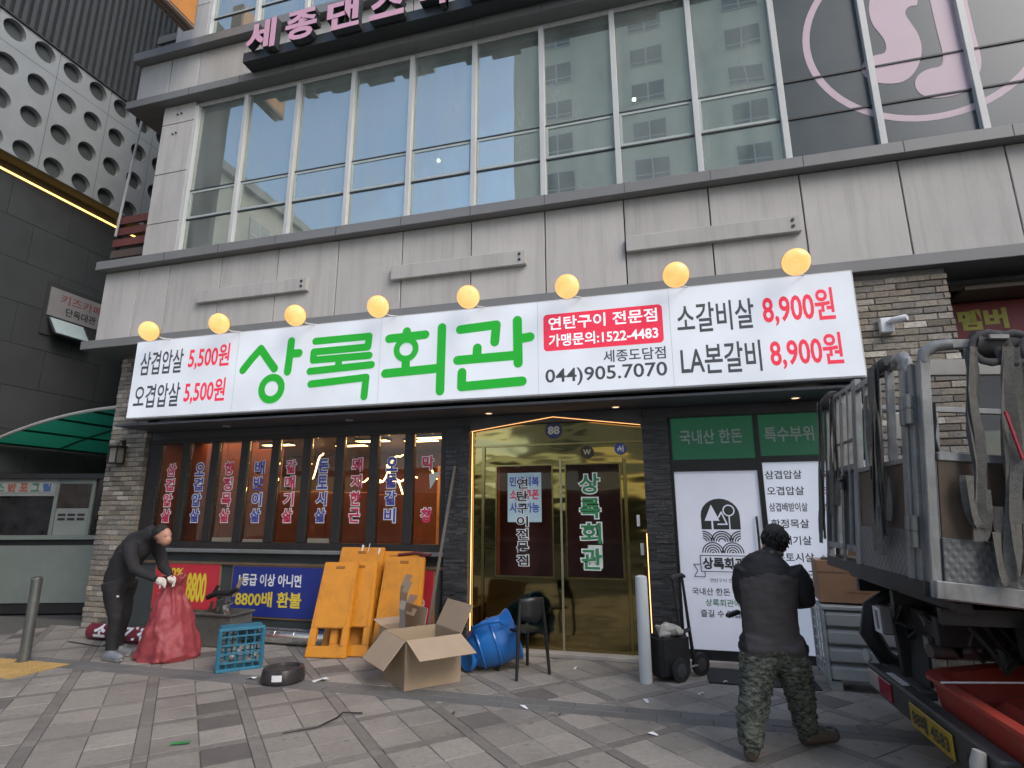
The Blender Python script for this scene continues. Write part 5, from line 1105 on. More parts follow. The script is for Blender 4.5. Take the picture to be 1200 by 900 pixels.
# --- man in black bending over the sack (faces right)
P1 = thing('person', 'man in black hoodie and black trousers bending over a red sack', 'person', (-6.45, 5.8, 0))
mb = MB(); Y = 5.8
mb.tube([(-6.66, Y, .80), (-6.66, Y, .92), (-6.62, Y, 1.05), (-6.54, Y, 1.20), (-6.42, Y, 1.33), (-6.33, Y, 1.40)], [.175, .185, .185, .195, .185, .12], 18, sq=.80)
mb.tube([(-6.36, Y, 1.385), (-6.26, Y, 1.44), (-6.17, Y, 1.46)], [.11, .085, .07], 14)                       # neck
mb.ell((-6.075, Y, 1.435), .105, .075, .11, 18, 14, rot=Matrix.Rotation(R(52), 3, 'Y'))                          # skull
mb.ell((-6.015, Y, 1.375), .065, .058, .07, 14, 10, rot=Matrix.Rotation(R(50), 3, 'Y'))                          # jaw
mb.tube([(-6.0, Y, 1.43), (-5.955, Y, 1.395), (-5.965, Y, 1.375)], [.02, .02, .014], 8); mb.ell((-5.99, Y, 1.445), .03, .055, .02, 12, 8)                     # nose
for s in (-1, 1): mb.ell((-6.10, Y + s * .078, 1.43), .022, .012, .034, 10, 8, rot=Matrix.Rotation(R(40), 3, 'Y'))
mb.tube([(-6.40, Y, 1.30), (-6.36, Y, 1.42), (-6.22, Y, 1.50)], [.09, .105, .075], 12)                           # hood roll
for s in (-1, 1):
    mb.tube([(-6.37, Y + s * .17, 1.34), (-6.28, Y + s * .21, 1.18), (-6.21, Y + s * .20, 1.05), (-6.08, Y + s * .15, .985), (-5.985, Y + s * .10, .935)], [.092, .074, .066, .055, .042], 12)
    ox = -.02 if s < 0 else -.15
    mb.tube([(-6.63, Y + s * .075, .88), (-6.58 + ox * .4, Y + s * .085, .68), (-6.50 + ox * .7, Y + s * .09, .47), (-6.50 + ox, Y + s * .09, .25), (-6.49 + ox, Y + s * .09, .09)], [.142, .112, .080, .072, .064], 14)
    mb.tube([(-6.56 + ox, Y + s * .11, .05), (-6.44 + ox, Y + s * .115, .055), (-6.32 + ox, Y + s * .12, .045), (-6.28 + ox, Y + s * .12, .04)], [.05, .055, .05, .03], 12)
def pick1(c):
    if c.x > -6.135 and c.z > 1.28 and not (c.x < -6.10 and c.z > 1.50): return 1
    if c.z < .028: return 4
    if c.z < .115 and c.x > -6.62 - .1: return 3
    return 2 if c.z < .80 + (c.x + 6.6) * .1 else 0
remeshed('body', mb, .014, [m_hood, m_skin, m_trk, m_shoe, m_sole], pick1, P1, 5, lambda p: (fbm(p, 9) * .010 + fbm(p, 22) * .004) if (p.x < -6.16 or p.z < 1.25) and p.z > .12 else 0)
h = MB(); h.ell((-6.105, Y, 1.462), .114, .088, .108, 24, 18, rot=Matrix.Rotation(R(52), 3, 'Y'))
h.v = [v if not (v[0] - (v[2] - 1.44) * .9 > -6.055) else (v[0] - .07, 5.8 + (v[1] - 5.8) * .75, v[2] + .03) for v in h.v]
h.build('hair', m_hair, P1, smooth=True)
for s in (-1, 1):
    MB().ell((-5.985, Y + s * .036, 1.424), .008, .009, .006, 8, 6).build('eye', m_black, P1)
MB().bar((-5.975, Y - .022, 1.362), (-5.975, Y + .022, 1.362), .008, .006).build('mouth', M('lip', (.25, .09, .08), .5), P1)
for s in (-1, 1):          # gloved hands closed on the sack's mouth
    gm = MB(); b = Vector((-5.96, Y + s * .085, .92))
    gm.ell(b + Vector((.02, 0, -.01)), .055, .03, .045, 14, 10, rot=Matrix.Rotation(R(25), 3, 'Y'))
    for k in range(4): finger(gm, b + Vector((.05, -s * .004, .022 - k * .020)), [(1, -s * .1, -.5), (.35, -s * .5, -1), (-.4, -s * .8, -.6)], [.034 - .003 * abs(k - 1), .028, .022], .0125)
    finger(gm, b + Vector((.0, -s * .02, .01)), [(.6, -s * 1, .1), (.9, -s * .5, -.6), (.6, 0, -.8)], [.03, .028, .02], .014)
    gm.build('glove', m_glove, P1, smooth=True)
MB().bar((-6.42, Y - .20, .74), (-6.40, Y - .205, .735), .022, .012).build('pocket_tag', m_wht, P1)

# --- man in grey jacket and camouflage trousers, seen from behind
def camo():
    mt = M('grey_green_camouflage', (.12, .14, .11), .85, var=.1, scale=8, bump=.35, bscale=35)
    nt = mt.node_tree; b = nt.nodes['Principled BSDF']; g = nt.nodes.new('ShaderNodeNewGeometry'); mp = nt.nodes.new('ShaderNodeMapping'); mp.inputs['Scale'].default_value = (1, 1, 2.1)
    nz = nt.nodes.new('ShaderNodeTexNoise'); nz.inputs['Scale'].default_value = 24; nz.inputs['Detail'].default_value = 4; nz.inputs['Roughness'].default_value = .7
    cr = nt.nodes.new('ShaderNodeValToRGB'); cr.color_ramp.interpolation = 'CONSTANT'; e = cr.color_ramp.elements
    e[0].color = (.018, .022, .02, 1); e[1].position = .43; e[1].color = (.055, .065, .05, 1)
    for p, c in ((.50, (.10, .11, .085)), (.56, (.15, .145, .115)), (.62, (.085, .12, .105)), (.68, (.38, .38, .35))): x = e.new(p); x.color = c + (1,)
    nt.links.new(g.outputs['Position'], mp.inputs[0]); nt.links.new(mp.outputs[0], nz.inputs['Vector']); nt.links.new(nz.outputs[0], cr.inputs[0]); nt.links.new(cr.outputs[0], b.inputs['Base Color']); return mt
m_camo = camo(); m_jk = M('charcoal_jacket', (.062, .055, .055), .8, var=.12, scale=14, bump=.2, bscale=120); m_jk2 = M('black_jacket_yoke', (.014, .014, .017), .75, var=.15); m_boot = M('brown_boot', (.075, .052, .04), .7, var=.25, scale=12); m_collar = M('grey_knit_collar', (.10, .09, .085), .9)
P2 = thing('person', 'man in charcoal jacket and camouflage trousers standing with his back to us', 'person', (.7, 4.85, 0))
mb = MB()
mb.tube([(.69, 4.86, .70), (.69, 4.86, .80), (.69, 4.86, .95), (.695, 4.87, 1.12), (.705, 4.88, 1.22), (.72, 4.89, 1.32), (.74, 4.90, 1.385)], [.195, .20, .20, .215, .215, .175, .09], 20, sq=.68)
mb.tube([(.745, 4.90, 1.36), (.765, 4.93, 1.42), (.78, 4.95, 1.46)], [.085, .07, .06], 14)
mb.ell((.805, 4.965, 1.495), .082, .10, .108, 18, 14, rot=Matrix.Rotation(R(-25), 3, 'X'))
mb.ell((.835, 5.02, 1.435), .06, .06, .06, 14, 10); mb.tube([(.85, 5.05, 1.48), (.865, 5.075, 1.46), (.855, 5.06, 1.445)], [.015, .017, .012], 8)
mb.ell((.722, 4.955, 1.475), .013, .022, .034, 10, 8); mb.ell((.890, 4.985, 1.475), .013, .022, .034, 10, 8)
mb.tube([(.88, 4.88, 1.27), (.945, 4.89, 1.17), (.965, 4.92, 1.06), (.93, 5.05, 1.03), (.89, 5.16, 1.05)], [.095, .085, .078, .068, .05], 14)
mb.tube([(.565, 4.88, 1.27), (.53, 4.90, 1.17), (.53, 4.94, 1.06), (.57, 5.07, 1.03), (.62, 5.17, 1.05)], [.095, .082, .076, .068, .05], 14)
mb.tube([(.62, 4.85, .76), (.58, 4.82, .62), (.53, 4.78, .42), (.485, 4.74, .24), (.465, 4.71, .09)], [.155, .135, .108, .095, .085], 16)
mb.tube([(.77, 4.87, .76), (.81, 4.90, .62), (.86, 4.96, .42), (.885, 5.03, .26), (.90, 5.08, .12)], [.155, .135, .108, .092, .082], 16)
mb.tube([(.455, 4.66, .045), (.47, 4.73, .055), (.48, 4.82, .05), (.485, 4.90, .035)], [.045, .058, .05, .03], 12)
mb.tube([(.86, 5.06, .05), (.93, 5.10, .065), (1.03, 5.13, .07), (1.11, 5.15, .075), (1.13, 5.155, .075)], [.05, .062, .058, .055, .035], 12)
def pick2(c):
    if c.z > 1.39 and c.y > 4.885: return 3 if c.z < 1.415 and c.y < 4.97 else 1
    if c.z < .105 and (c.x > .92 or c.z < .055): return 5
    if c.z < .70 + .02 * math.sin(c.x * 20): return 4
    if c.x > .905 or c.x < .50 or (c.z > 1.215 + .035 * math.cos((c.x - .72) * 9)): return 2
    return 0
def wr2(p):
    if p.z > 1.385: return 0
    if p.z < .70: return .5 * abs(fbm(Vector((p.x * .8, p.y * .8, p.z * 2.2)), 12)) * .075 + fbm(p, 26) * .006 - .004 if p.z > .1 else 0
    return fbm(Vector((p.x, p.y, p.z * 1.5)), 8) * .012 + fbm(p, 20) * .004 + (.012 if .70 < p.z < .74 else 0)
remeshed('body', mb, .013, [m_jk, m_skin, m_jk2, m_collar, m_camo, m_boot], pick2, P2, 4, wr2)
h = MB(); h.ell((.800, 4.940, 1.518), .090, .104, .092, 26, 18, rot=Matrix.Rotation(R(-25), 3, 'X'))
h.ell((.79, 4.90, 1.478), .078, .058, .055, 22, 14)
hv = []
for v in h.v:
    p = Vector(v); n1 = (p - Vector((.80, 4.94, 1.50))).normalized(); hv.append(tuple(p + n1 * (fbm(p, 40) * .016)))
h.v = hv
rh = random.Random(3)
def tufts(mb, c, rx, ry, rz, n, ok, L):
    for _ in range(n):
        a, b = rh.uniform(0, 2 * math.pi), rh.uniform(-1, 1); q = math.sqrt(1 - b * b); u = Vector((q * math.cos(a), q * math.sin(a), b))
        if not ok(u): continue
        p = Vector(c) + Vector((u.x * rx, u.y * ry, u.z * rz)); d = (u * .5 + Vector((rh.uniform(-.5, .5), rh.uniform(-.5, .5), -.9))).normalized()
        mb.tube([p - d * .008, p + d * L * .5 + u * .003, p + d * L], [.007, .005, .001], 5)
h1 = MB(); tufts(h1, (-6.105, 5.8, 1.462), .10, .084, .10, 260, lambda u: u.x < .35, .028); h1.build('hair_tufts', m_hair, P1, smooth=2)
tufts(h, (.80, 4.93, 1.505), .088, .098, .088, 420, lambda u: u.y < .5, .034)
h.build('hair', m_hair, P2, smooth=2)
cl = MB(); cl.tube([(.665, 4.90, 1.385), (.70, 4.86, 1.39), (.75, 4.848, 1.395), (.80, 4.87, 1.39), (.83, 4.92, 1.38)], .022, 10); cl.build('collar', m_collar, P2, smooth=True)
for x, s in ((.62, 1), (.90, -1)):
    gm = MB(); b = Vector((x + s * .02, 5.20, 1.055)); gm.ell(b, .04, .05, .028, 12, 10)
    for k in range(4): finger(gm, b + Vector((s * .0 + (k - 1.5) * .019, .045, 0)), [(s * .3, 1, -.2), (s * .4, .6, -.7), (s * .3, -.2, -1)], [.036 - .004 * abs(k - 1), .026, .02], .0095)
    finger(gm, b + Vector((s * .035, .01, .005)), [(s, .5, .1), (s * .5, 1, 0), (0, 1, -.2)], [.03, .028, .02], .0105)
    gm.build('hand', m_skin, P2, smooth=True)
tag(MB().obox((.76, 5.27, 1.03), (.09, 0, 0), (0, .02, .006), (0, -.02, .09)).build('clipboard', m_black, bevel=.004), 'dark flat tool held before the man in the charcoal jacket', 'tool')
tag(MB().bar((.40, 4.99, .90), (.50, 5.05, .93), .05, .03).build('black_grip', m_black, bevel=.008), 'black grip poking out left of the man in the charcoal jacket', 'grip')
# ================================================================== flat-bed truck, rear end towards the left
TK = thing('stake_truck', 'aluminium-sided stake truck parked at right with straps hanging from its rails', 'truck', (2.5, 4.75, 0))
TM = Matrix.Translation((1.35, 0, 1.30)) @ Matrix.Rotation(R(5.5), 4, 'Y') @ Matrix.Translation((-1.35, 0, -1.30))
m_ply = M('brown_ply_panel', (.085, .058, .038), .55, var=.25, scale=5, dirt=.4, dscale=3); m_strap = M('grey_webbing', (.12, .115, .102), .85, var=.25, scale=30, bump=.3, bscale=140); m_tarp = M('dark_grey_tarp', (.05, .05, .05), .8, var=.2, scale=9)
m_ch1 = M('black_chassis', (.012, .012, .013), .55, var=.3, dirt=.4, dscale=6, dcol=(.05, .045, .04)); m_steel = M('worn_steel', (.22, .22, .21), .45, metal=.6, var=.3)
m_tal = M('worn_aluminium', (.27, .275, .272), .5, metal=.35, var=.25, scale=7, dirt=.7, dscale=2.5, dcol=(.09, .088, .082), streak=1)
def T(name, mb, mat, p=TK, bevel=0, smooth=False, seg=1): return mb.xf(TM).build(name, mat, p, bevel=bevel, smooth=smooth, seg=seg)
def chk():
    mt = M('checker_plate', (.15, .155, .155), .5, metal=.4, var=.2, scale=8, dirt=.6, dscale=3, dcol=(.11, .11, .10)); nt = mt.node_tree; b = nt.nodes['Principled BSDF']
    g = nt.nodes.new('ShaderNodeNewGeometry'); wv = []
    for rot in (45, -45):
        mp = nt.nodes.new('ShaderNodeMapping'); mp.inputs['Rotation'].default_value = (R(rot), R(rot), 0); w = nt.nodes.new('ShaderNodeTexWave'); w.inputs['Scale'].default_value = 9; nt.links.new(g.outputs['Position'], mp.inputs[0]); nt.links.new(mp.outputs[0], w.inputs[0]); wv.append(w)
    mx = nt.nodes.new('ShaderNodeMath'); mx.operation = 'MULTIPLY'; nt.links.new(wv[0].outputs[1], mx.inputs[0]); nt.links.new(wv[1].outputs[1], mx.inputs[1])
    bp = nt.nodes.new('ShaderNodeBump'); bp.inputs['Strength'].default_value = .4; bp.inputs['Distance'].default_value = .008; nt.links.new(mx.outputs[0], bp.inputs['Height']); nt.links.new(bp.outputs[0], b.inputs['Normal']); return mt
m_chk = chk()
XR, YN, YF, ZB, ZT = 1.36, 3.75, 5.82, 1.30, 2.68
# deck
T('deck', MB().box(1.42, 5.2, 3.80, 5.80, 1.28, 1.34), m_ply); T('deck_edge', MB().box(1.40, 5.2, 3.74, 3.80, 1.24, 1.335), m_tal, bevel=.005); T('deck_edge', MB().box(1.36, 1.40, 3.80, 5.82, 1.24, 1.32), m_ch1)
# tail gate (plane of constant x)
def gpost(y0, w, z0=ZB, z1=ZT, d=.05, x=XR): T('gate_post', MB().box(x, x + d, y0, y0 + w, z0, z1), m_tal, bevel=.006)
gpost(5.62, .035, 1.40, 2.70); gpost(5.10, .03, 1.40, 2.70); gpost(4.68, .03, 2.03, 2.66); gpost(4.22, .03, 2.03, 2.66); gpost(5.76, .06); gpost(5.44, .045, 1.40, 2.70); gpost(5.28, .045, 1.40, 2.70); gpost(4.90, .09, 1.30, 2.74); gpost(4.47, .045, 2.03, 2.66); gpost(3.93, .085, 1.30, 2.60)
rounded = [(XR + .025, 3.97, 2.59), (XR + .025, 3.965, 2.64), (XR + .025, 4.0, 2.675), (XR + .025, 4.08, 2.68)]
T('gate_bend', MB().tube(rounded, .040, 12), m_tal, smooth=True)
T('gate_rail', MB().box(XR + .003, XR + .045, 4.06, 4.898, 2.64, 2.69), m_tal, bevel=.005); T('gate_rail', MB().box(XR + .003, XR + .045, 4.992, 5.758, 2.69, 2.73), m_tal, bevel=.005)
T('gate_rail', MB().box(XR + .003, XR + .045, 4.992, 5.758, 2.03, 2.08), m_tal, bevel=.005); T('gate_rail', MB().box(XR + .003, XR + .045, 4.992, 5.758, 1.40, 1.45), m_tal, bevel=.005)
T('gate_rail', MB().box(XR + .003, XR + .045, 4.018, 4.898, 2.0, 2.03), m_tal)
T('gate_panel', MB().box(XR + .015, XR + .035, 4.02, 4.895, 1.60, 1.998), m_ply); T('gate_plate', MB().box(XR + .008, XR + .03, 4.018, 4.895, 1.315, 1.598), m_chk); T('gate_bar', MB().box(XR - .006, XR + .02, 4.992, 5.40, 2.26, 2.275), m_steel)
T('gate_panel', MB().box(XR + .02, XR + .035, 5.49, 5.755, 1.452, 2.028), M('dark_teal_panel', (.05, .06, .06), .5)); T('gate_panel', MB().box(XR + .02, XR + .035, 4.995, 5.275, 1.452, 2.028), M('dark_teal_panel', (.05, .06, .06), .5))
T('lock_rod', MB().tube([(XR - .02, 5.20, 1.32), (XR - .02, 5.20, 2.6)], .013, 8), m_steel, smooth=True); T('lock_handle', MB().tube([(XR - .03, 5.2, 1.95), (XR - .05, 5.16, 1.96), (XR - .05, 5.06, 1.97)], .014, 8), m_black, smooth=True); T('lock_case', MB().box(XR - .035, XR - .005, 5.16, 5.25, 1.88, 1.97), m_black, bevel=.008)
# corner hinge posts
T('corner_post', MB().box(XR + .012, XR + .055, 3.855, 3.915, 1.26, 2.60), m_tal, bevel=.006); T('corner_post', MB().box(XR + .03, XR + .085, 3.77, 3.84, 1.24, 2.60), m_tal, bevel=.006)
for z in (2.22, 1.50):
    for y in (3.925, 3.848): T('hinge', MB().lathe([(.022, 0), (.022, .085), (.018, .088), (.018, .094), (.022, .097), (.022, .18)], (XR - .012, y, z), 12), m_steel, smooth=True)
# near side gate (plane of constant y)
def sbx(name, x0, x1, z0, z1, mat, y0=YN, y1=YN + .045, bev=.005): T(name, MB().box(x0, x1, y0, y1, z0, z1), mat, bevel=bev)
for x in (1.83, 2.62, 3.4, 4.2, 5.1): sbx('side_post', x, x + .07, 1.26, 2.66, m_tal)
T('side_bend', MB().tube([(XR + .06, 3.80, 2.59), (XR + .065, 3.795, 2.65), (XR + .12, 3.785, 2.69), (XR + .2, 3.775, 2.70)], .036, 12), m_tal, smooth=True)
sbx('side_rail', XR + .19, 5.2, 2.67, 2.725, m_tal); sbx('side_rail', XR + .09, 1.828, 2.0, 2.05, m_tal); sbx('side_rail', 1.902, 5.1, 2.0, 2.05, m_tal)
sbx('side_panel', XR + .09, 1.828, 1.57, 1.998, m_ply, YN + .012, YN + .03, 0); sbx('side_panel', 1.902, 5.1, 1.57, 1.998, m_ply, YN + .012, YN + .03, 0); sbx('side_plate', XR + .088, 5.2, 1.265, 1.568, m_chk, YN + .004, YN + .036, .003); sbx('side_bottom_rail', XR + .088, 5.2, 1.235, 1.264, m_tal)
# far side gate
for x in (1.45, 2.2, 3.0, 3.8, 4.6): sbx('side_post', x, x + .06, 1.34, 2.66, m_tal, 5.75, 5.80)
sbx('side_rail', 1.43, 5.2, 2.662, 2.71, m_tal, 5.75, 5.80); sbx('side_panel', 1.43, 5.2, 1.34, 1.95, m_ply, 5.801, 5.82, 0); sbx('side_rail', 1.43, 5.2, 1.952, 1.99, m_tal, 5.801, 5.83)
sbx('headboard', 5.2, 5.26, 1.2, 2.75, m_tal, 3.75, 5.82)
T('beam', MB().bar((1.50, 4.05, 2.62), (2.5, 4.3, 2.72), .06, .10), M('pale_timber', (.34, .33, .31), .7, var=.15)); T('deck_box', MB().box(2.5, 3.2, 4.6, 5.4, 1.34, 1.62), m_black, bevel=.01)
# straps
def strap(pts, r=.026, along='y', tw=0, name='strap'):
    P = [Vector(p) for p in pts]; mb = MB(); vs = []
    base = Vector((0, 1, 0)) if along == 'y' else Vector((1, 0, 0)); out = Vector((-1, 0, 0)) if along == 'y' else Vector((0, -1, 0))
    for i, p in enumerate(P):
        a = .55 * math.sin(i * .55 + tw * 2.1); w = (base * math.cos(a) + out * math.sin(a)) * r; n = out * .003
        d = (P[min(i + 1, len(P) - 1)] - P[max(i - 1, 0)]).normalized(); w = (w - d * w.dot(d)); w = w.normalized() * r if w.length > 1e-5 else w
        vs.append([p - w + n, p + w + n, p + w - n, p - w - n])
    mb.rings(vs); T(name, mb, m_strap, smooth=True)
def hang(x, y, z0, z1, n, along, spread=.05, seed=0, loop=True):
    rs = random.Random(seed)
    for k in range(n):
        a = Vector((x, y, z0)); dx = rs.uniform(-spread, spread); L = z1 + rs.uniform(-.08, .18); pts = []
        for q in range(9):
            t = q / 8; s = dx * (.2 + .8 * t) + .012 * math.sin(q * 1.3 + k); o = .012 * k % .04
            pts.append((x + (s if along == 'x' else -.03 - o), y + (s if along == 'y' else -.04 - o), z0 + (L - z0) * t))
        if loop:
            e = pts[-1]; w_ = .05 * (1 if k % 2 else -1)
            for q in range(1, 7):
                t = q / 6; s = w_ * math.sin(t * math.pi / 2)
                pts.append((e[0] + (s if along == 'x' else 0), e[1] + (s if along == 'y' else 0), e[2] - .07 * math.sin(t * math.pi) + t * .28))
        strap(pts, rs.choice([.020, .024, .028]), along, k + seed)
hang(XR, 4.32, 2.68, 1.50, 7, 'y', .14, 1); hang(XR + .03, 5.45, 2.68, 1.7, 4, 'y', .12, 11); hang(1.62, YN, 2.66, 1.55, 3, 'x', .05, 12); hang(XR, 5.76, 2.70, 1.45, 4, 'y', .07, 2); hang(XR + .04, 4.62, 2.55, 2.0, 2, 'y', .05, 8, False); hang(1.80, YN, 2.66, 1.42, 5, 'x', .09, 3); hang(1.98, YN, 2.66, 1.50, 4, 'x', .10, 4); hang(1.93, YN - .02, 2.66, 1.6, 3, 'x', .05, 6)
def lumps(p, q, r, seed, name='rolled_strap'):
    rs = random.Random(seed); p, q = Vector(p), Vector(q); pts = [p.lerp(q, i / 10) + Vector((rs.uniform(-.008, .008), rs.uniform(-.008, .008), rs.uniform(-.012, .012))) for i in range(11)]
    T(name, MB().tube(pts, [r * rs.uniform(.8, 1.15) for _ in pts], 12), m_tarp, smooth=True)
lumps((XR + .02, 4.15, 2.685), (XR + .02, 4.46, 2.70), .05, 1); lumps((XR + .02, 5.55, 2.72), (XR + .02, 5.82, 2.70), .06, 2); lumps((1.66, YN + .01, 2.70), (2.10, YN + .01, 2.71), .075, 3); lumps((2.1, YN + .01, 2.73), (3.0, YN + .01, 2.73), .06, 4)
for k in range(3): T('strap_turn', MB().tube([(1.72 + k * .12 + .09 * math.cos(a), YN - .05, 2.66 + .09 * math.sin(a)) for a in [R(30 * i) for i in range(11)]], .022, 8, sq=.5), m_tarp, smooth=True)
T('ratchet', MB().box(1.70, 1.80, YN - .09, YN - .06, 2.70, 2.73), m_steel, bevel=.006); T('wheel_clamp', MB().tube([(2.02 + .07 * math.cos(a), YN - .05, 2.42 + .07 * math.sin(a)) for a in [R(24 * i) for i in range(16)]], .014, 8), m_steel, smooth=True); T('small_mirror', MB().box(1.50, 1.62, 4.55, 4.58, 2.22, 2.42), M('pale_case', (.4, .4, .38), .4), bevel=.01)
T('chain_hook', MB().tube([(1.60, 4.2, 2.42), (1.61, 4.2, 2.3), (1.59, 4.2, 2.2), (1.62, 4.2, 2.1)], [.03, .022, .03, .018], 8), m_ch1, smooth=True); T('red_tie', MB().bar((1.74, YN - .10, 2.28), (1.80, YN - .10, 2.02), .018, .01), M('red_tie', (.4, .03, .05), .5))
# chassis (own parts, level with the road)
m_blk2 = m_ch1
def Cc(name, mb, mat=m_ch1, bevel=0, smooth=False): return mb.build(name, mat, TK, bevel=bevel, smooth=smooth)
for y in (4.42, 5.14): Cc('chassis_rail', MB().box(1.62, 6.4, y, y + .07, .86, 1.04), bevel=.006)
for x in (1.66, 2.3, 3.0): Cc('cross_member', MB().box(x, x + .07, 4.492, 5.138, .88, 1.02))
for y in (4.0, 4.75, 5.5): Cc('deck_bearer', MB().box(1.5, 5.2, y, y + .06, 1.06, 1.15))
for x in (1.52, 2.0, 2.5, 3.1): Cc('cross_bearer', MB().box(x, x + .08, 3.85, 5.78, 1.152, 1.2))
bp_ = Cc('rear_bumper', MB().box(1.50, 1.60, 3.62, 5.56, .31, .50), M('grey_black_bumper', (.045, .045, .043), .55, var=.25, dirt=.4, dscale=6, dcol=(.10, .095, .085)), bevel=.012)
Cc('bumper_step', MB().box(1.601, 1.70, 4.80, 5.56, .44, .50), M('dusty_step', (.07, .068, .06), .7, var=.3), bevel=.008)
for y in (5.2,): Cc('bumper_bracket', MB().bar((1.68, y, .44), (1.66, y, .9), .09, .07), bevel=.006)
MB().box(1.488, 1.499, 5.30, 5.52, .345, .47).build('tail_light', M('clear_lens', (.5, .45, .42), .15), bp_, bevel=.008); MB().box(1.486, 1.499, 5.04, 5.29, .34, .47).build('tail_light', M('red_lens', (.30, .015, .03), .2), bp_, bevel=.008)
MB().obox((1.55, 5.06, .506), (.022, 0, 0), (0, .16, 0), (0, 0, .003)).build('sticker', M('white_sticker', (.6, .6, .58), .5), bp_)
pl = MB().box(1.484, 1.494, 4.10, 4.70, .315, .455).build('licence_plate', M('yellow_plate', (.36, .24, .015), .4, var=.1), bp_, bevel=.004)
text('plate_number', '88배 4583', m_ink, pl, lambda u, v, d=0: (1.484 - d, -u, v), -4.66, -4.14, .335, .435, bold=.03, d=.002)
MB().lathe([(.001, 0), (.045, .004), (.05, .014), (.03, .03)], (1.49, 3.85, .42), 14, (-1, 0, 0)).build('reflector', m_ch1, bp_); MB().tube([(1.47, 3.74, .50), (1.455, 3.74, .44), (1.455, 3.745, .34), (1.46, 3.75, .22)], [.03, .038, .04, .045], 10).build('white_rag', M('dirty_rag', (.38, .37, .35), .9), bp_, smooth=True)
wl_ = Cc('work_lamp', MB().box(1.50, 1.58, 5.06, 5.20, .80, 1.0), M('grey_lamp_case', (.16, .16, .15), .5), bevel=.012)
f4 = MB()
for a in ((5.065, 5.085, .81, .99), (5.175, 5.195, .81, .99), (5.0851, 5.1749, .81, .83), (5.0851, 5.1749, .97, .99)): f4.box(1.488, 1.499, *a)
f4.build('lamp_frame', m_wht, wl_)
Cc('mud_guard', MB().tube([(1.9, 5.60, .45), (1.66, 5.60, .52), (1.56, 5.60, .72), (1.60, 5.60, .92), (1.75, 5.60, 1.04)], [.05, .07, .08, .07, .05], 10), smooth=True); MB().lathe([(.001, 0), (.05, .005), (.05, .03)], (1.53, 5.58, .55), 16, (-1, -.2, 0)).build('guard_reflector', M('white_reflector', (.5, .5, .48), .3), TK)
Cc('mud_flap', MB().bar((1.72, 5.0, .95), (1.66, 4.92, .50), .32, .02, up=(1, 0, 0)), M('rubber_flap', (.012, .012, .013), .7))
Cc('exhaust', MB().tube([(3.2, 4.8, .82), (2.6, 4.75, .80), (2.2, 4.70, .78), (1.72, 4.62, .80), (1.62, 4.60, .80)], .045, 12), M('rusty_exhaust', (.14, .12, .11), .5, metal=.5, var=.3), smooth=True); Cc('silencer', MB().lathe([(.02, 0), (.12, .01), (.13, .04), (.13, .5), (.12, .53), (.02, .54)], (2.05, 4.30, .78), 20, (1, 0, .05)), M('grey_silencer', (.20, .20, .19), .4, metal=.5, var=.3), smooth=True)
Cc('axle', MB().tube([(2.9, 3.85, .42), (2.9, 4.6, .42), (2.9, 4.8, .42), (2.9, 5.0, .42), (2.9, 5.7, .42)], [.06, .07, .18, .07, .06], 14), smooth=True)
for y in (3.86, 5.42): 
    w_ = MB().lathe([(.24, 0), (.39, .0), (.42, .03), (.42, .25), (.39, .28), (.24, .28)], (2.9, y, .42), 32, (0, 1, 0)).build('wheel', M('tyre_rubber', (.018, .018, .018), .8), TK, smooth=True); MB().lathe([(.001, .06), (.10, .04), (.22, .08), (.245, .03), (.245, .25), (.2, .2), (.001, .2)], (2.9, y, .42), 24, (0, 1, 0)).build('rim', m_steel, w_, smooth=True)
for y in (4.46, 5.17): Cc('leaf_spring', MB().tube([(2.2, y, .80), (2.5, y, .62), (2.9, y, .55), (3.3, y, .62), (3.7, y, .80)], .035, 8), smooth=True)
Cc('spare_wheel', MB().lathe([(.2, 0), (.34, .0), (.37, .03), (.37, .19), (.34, .22), (.2, .22)], (2.25, 3.98, .86), 30, (.05, .25, 1)), M('tyre_rubber', (.018, .018, .018), .8), smooth=True); Cc('control_box', MB().box(1.66, 1.80, 4.66, 4.80, .74, .90), bevel=.01); MB().box(1.652, 1.659, 4.70, 4.77, .78, .86).build('box_label', m_tal, TK)
rs = random.Random(9)
for k in range(16):
    a = Vector((rs.uniform(1.62, 1.95), rs.uniform(4.2, 5.3), 1.02)); Cc('hose', MB().tube([a, a + Vector((rs.uniform(-.05, .1), rs.uniform(-.1, .1), -.12)), a + Vector((rs.uniform(0, .2), rs.uniform(-.25, .25), -.22)), a + Vector((rs.uniform(.1, .4), rs.uniform(-.3, .3), -.10))], rs.uniform(.012, .026), 8), rs.choice([m_ch1, m_ch1, m_steel]), smooth=True)
Cc('side_guard', MB().bar((1.9, 3.74, .62), (2.4, 3.74, .62), .03, .09), m_tal)
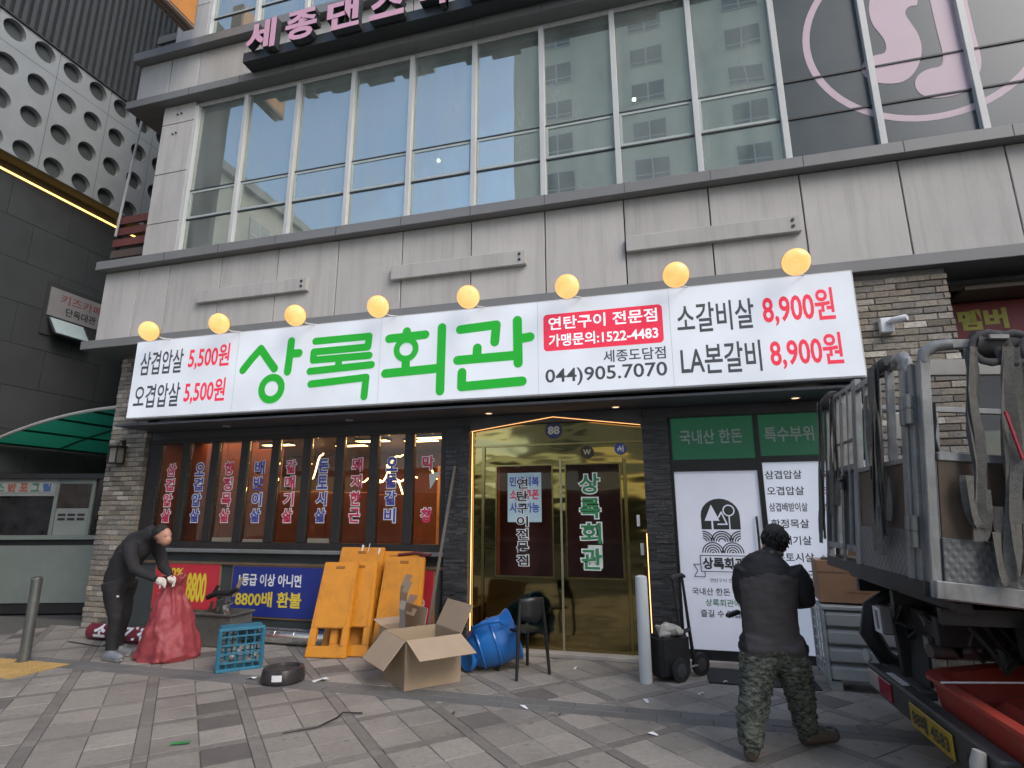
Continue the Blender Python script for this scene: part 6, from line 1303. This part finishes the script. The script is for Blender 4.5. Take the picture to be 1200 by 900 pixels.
# cab out of frame to the right
m_cab = M('cab_paint', (.10, .14, .25), .3, coat=.5, var=.05)
Cc('cab', MB().prism([(5.35, .55), (6.95, .5), (7.0, 1.35), (6.55, 2.35), (5.35, 2.4)], lambda u, v, d: (u, d, v), 3.85, 5.7), m_cab, bevel=.05); Cc('cab_window', MB().prism([(5.6, 1.4), (6.75, 1.38), (6.45, 2.15), (5.6, 2.18)], lambda u, v, d: (u, d, v), 3.842, 3.849), m_sgd); Cc('wheel', MB().lathe([(.24, 0), (.39, .0), (.42, .03), (.42, .20), (.39, .23), (.24, .23)], (6.2, 3.9, .42), 32, (0, 1, 0)), M('tyre_rubber', (.018, .018, .018), .8), smooth=True); Cc('wheel', MB().lathe([(.24, 0), (.39, .0), (.42, .03), (.42, .20), (.39, .23), (.24, .23)], (6.2, 5.4, .42), 32, (0, 1, 0)), M('tyre_rubber', (.018, .018, .018), .8), smooth=True)
# red tub wedged on the bumper step
TB = thing('red_tub', 'dusty red plastic tub wedged on the rear step under the truck bed', 'tub', (2.0, 4.2, .5)); m_tub = M('red_tub_plastic', (.36, .045, .03), .5, var=.15, scale=6, dirt=.45, dscale=5, dcol=(.30, .12, .08))
def rr_ring(x0, x1, y0, y1, z, rad, n=6, tz=0):
    o = []
    for (cx_, cy_, a0) in ((x1 - rad, y1 - rad, 0), (x0 + rad, y1 - rad, 90), (x0 + rad, y0 + rad, 180), (x1 - rad, y0 + rad, 270)):
        for k in range(n + 1):
            a = R(a0 + 90 * k / n); x = cx_ + rad * math.cos(a); y = cy_ + rad * math.sin(a); o.append((x, y, z + tz * (x - x0)))
    return o
tb = MB(); tb.rings([rr_ring(1.66, 2.50, 3.45, 4.66, .36, .08), rr_ring(1.63, 2.56, 3.36, 4.74, .60, .10, tz=.16), rr_ring(1.61, 2.60, 3.30, 4.80, .61, .12, tz=.16), rr_ring(1.61, 2.60, 3.30, 4.80, .635, .12, tz=.16), rr_ring(1.68, 2.53, 3.38, 4.72, .635, .10, tz=.16), rr_ring(1.75, 2.46, 3.46, 4.64, .55, .09, tz=.16), rr_ring(1.80, 2.40, 3.5, 4.6, .50, .08, tz=.10)])
tb.build('tub_shell', m_tub, TB, smooth=True); tb = MB(); tb.rings([rr_ring(1.86, 2.34, 3.6, 4.50, .50, .08, tz=.10), rr_ring(1.90, 2.3, 3.66, 4.44, .58, .07, tz=.10), rr_ring(1.95, 2.25, 3.72, 4.38, .57, .06, tz=.10)]); tb.build('raised_floor', m_tub, TB, smooth=True); MB().tube([(1.60, 4.45, .645), (2.0, 4.3, .71), (2.6, 4.1, .80)], .006, 6).build('white_string', m_wht, TB)
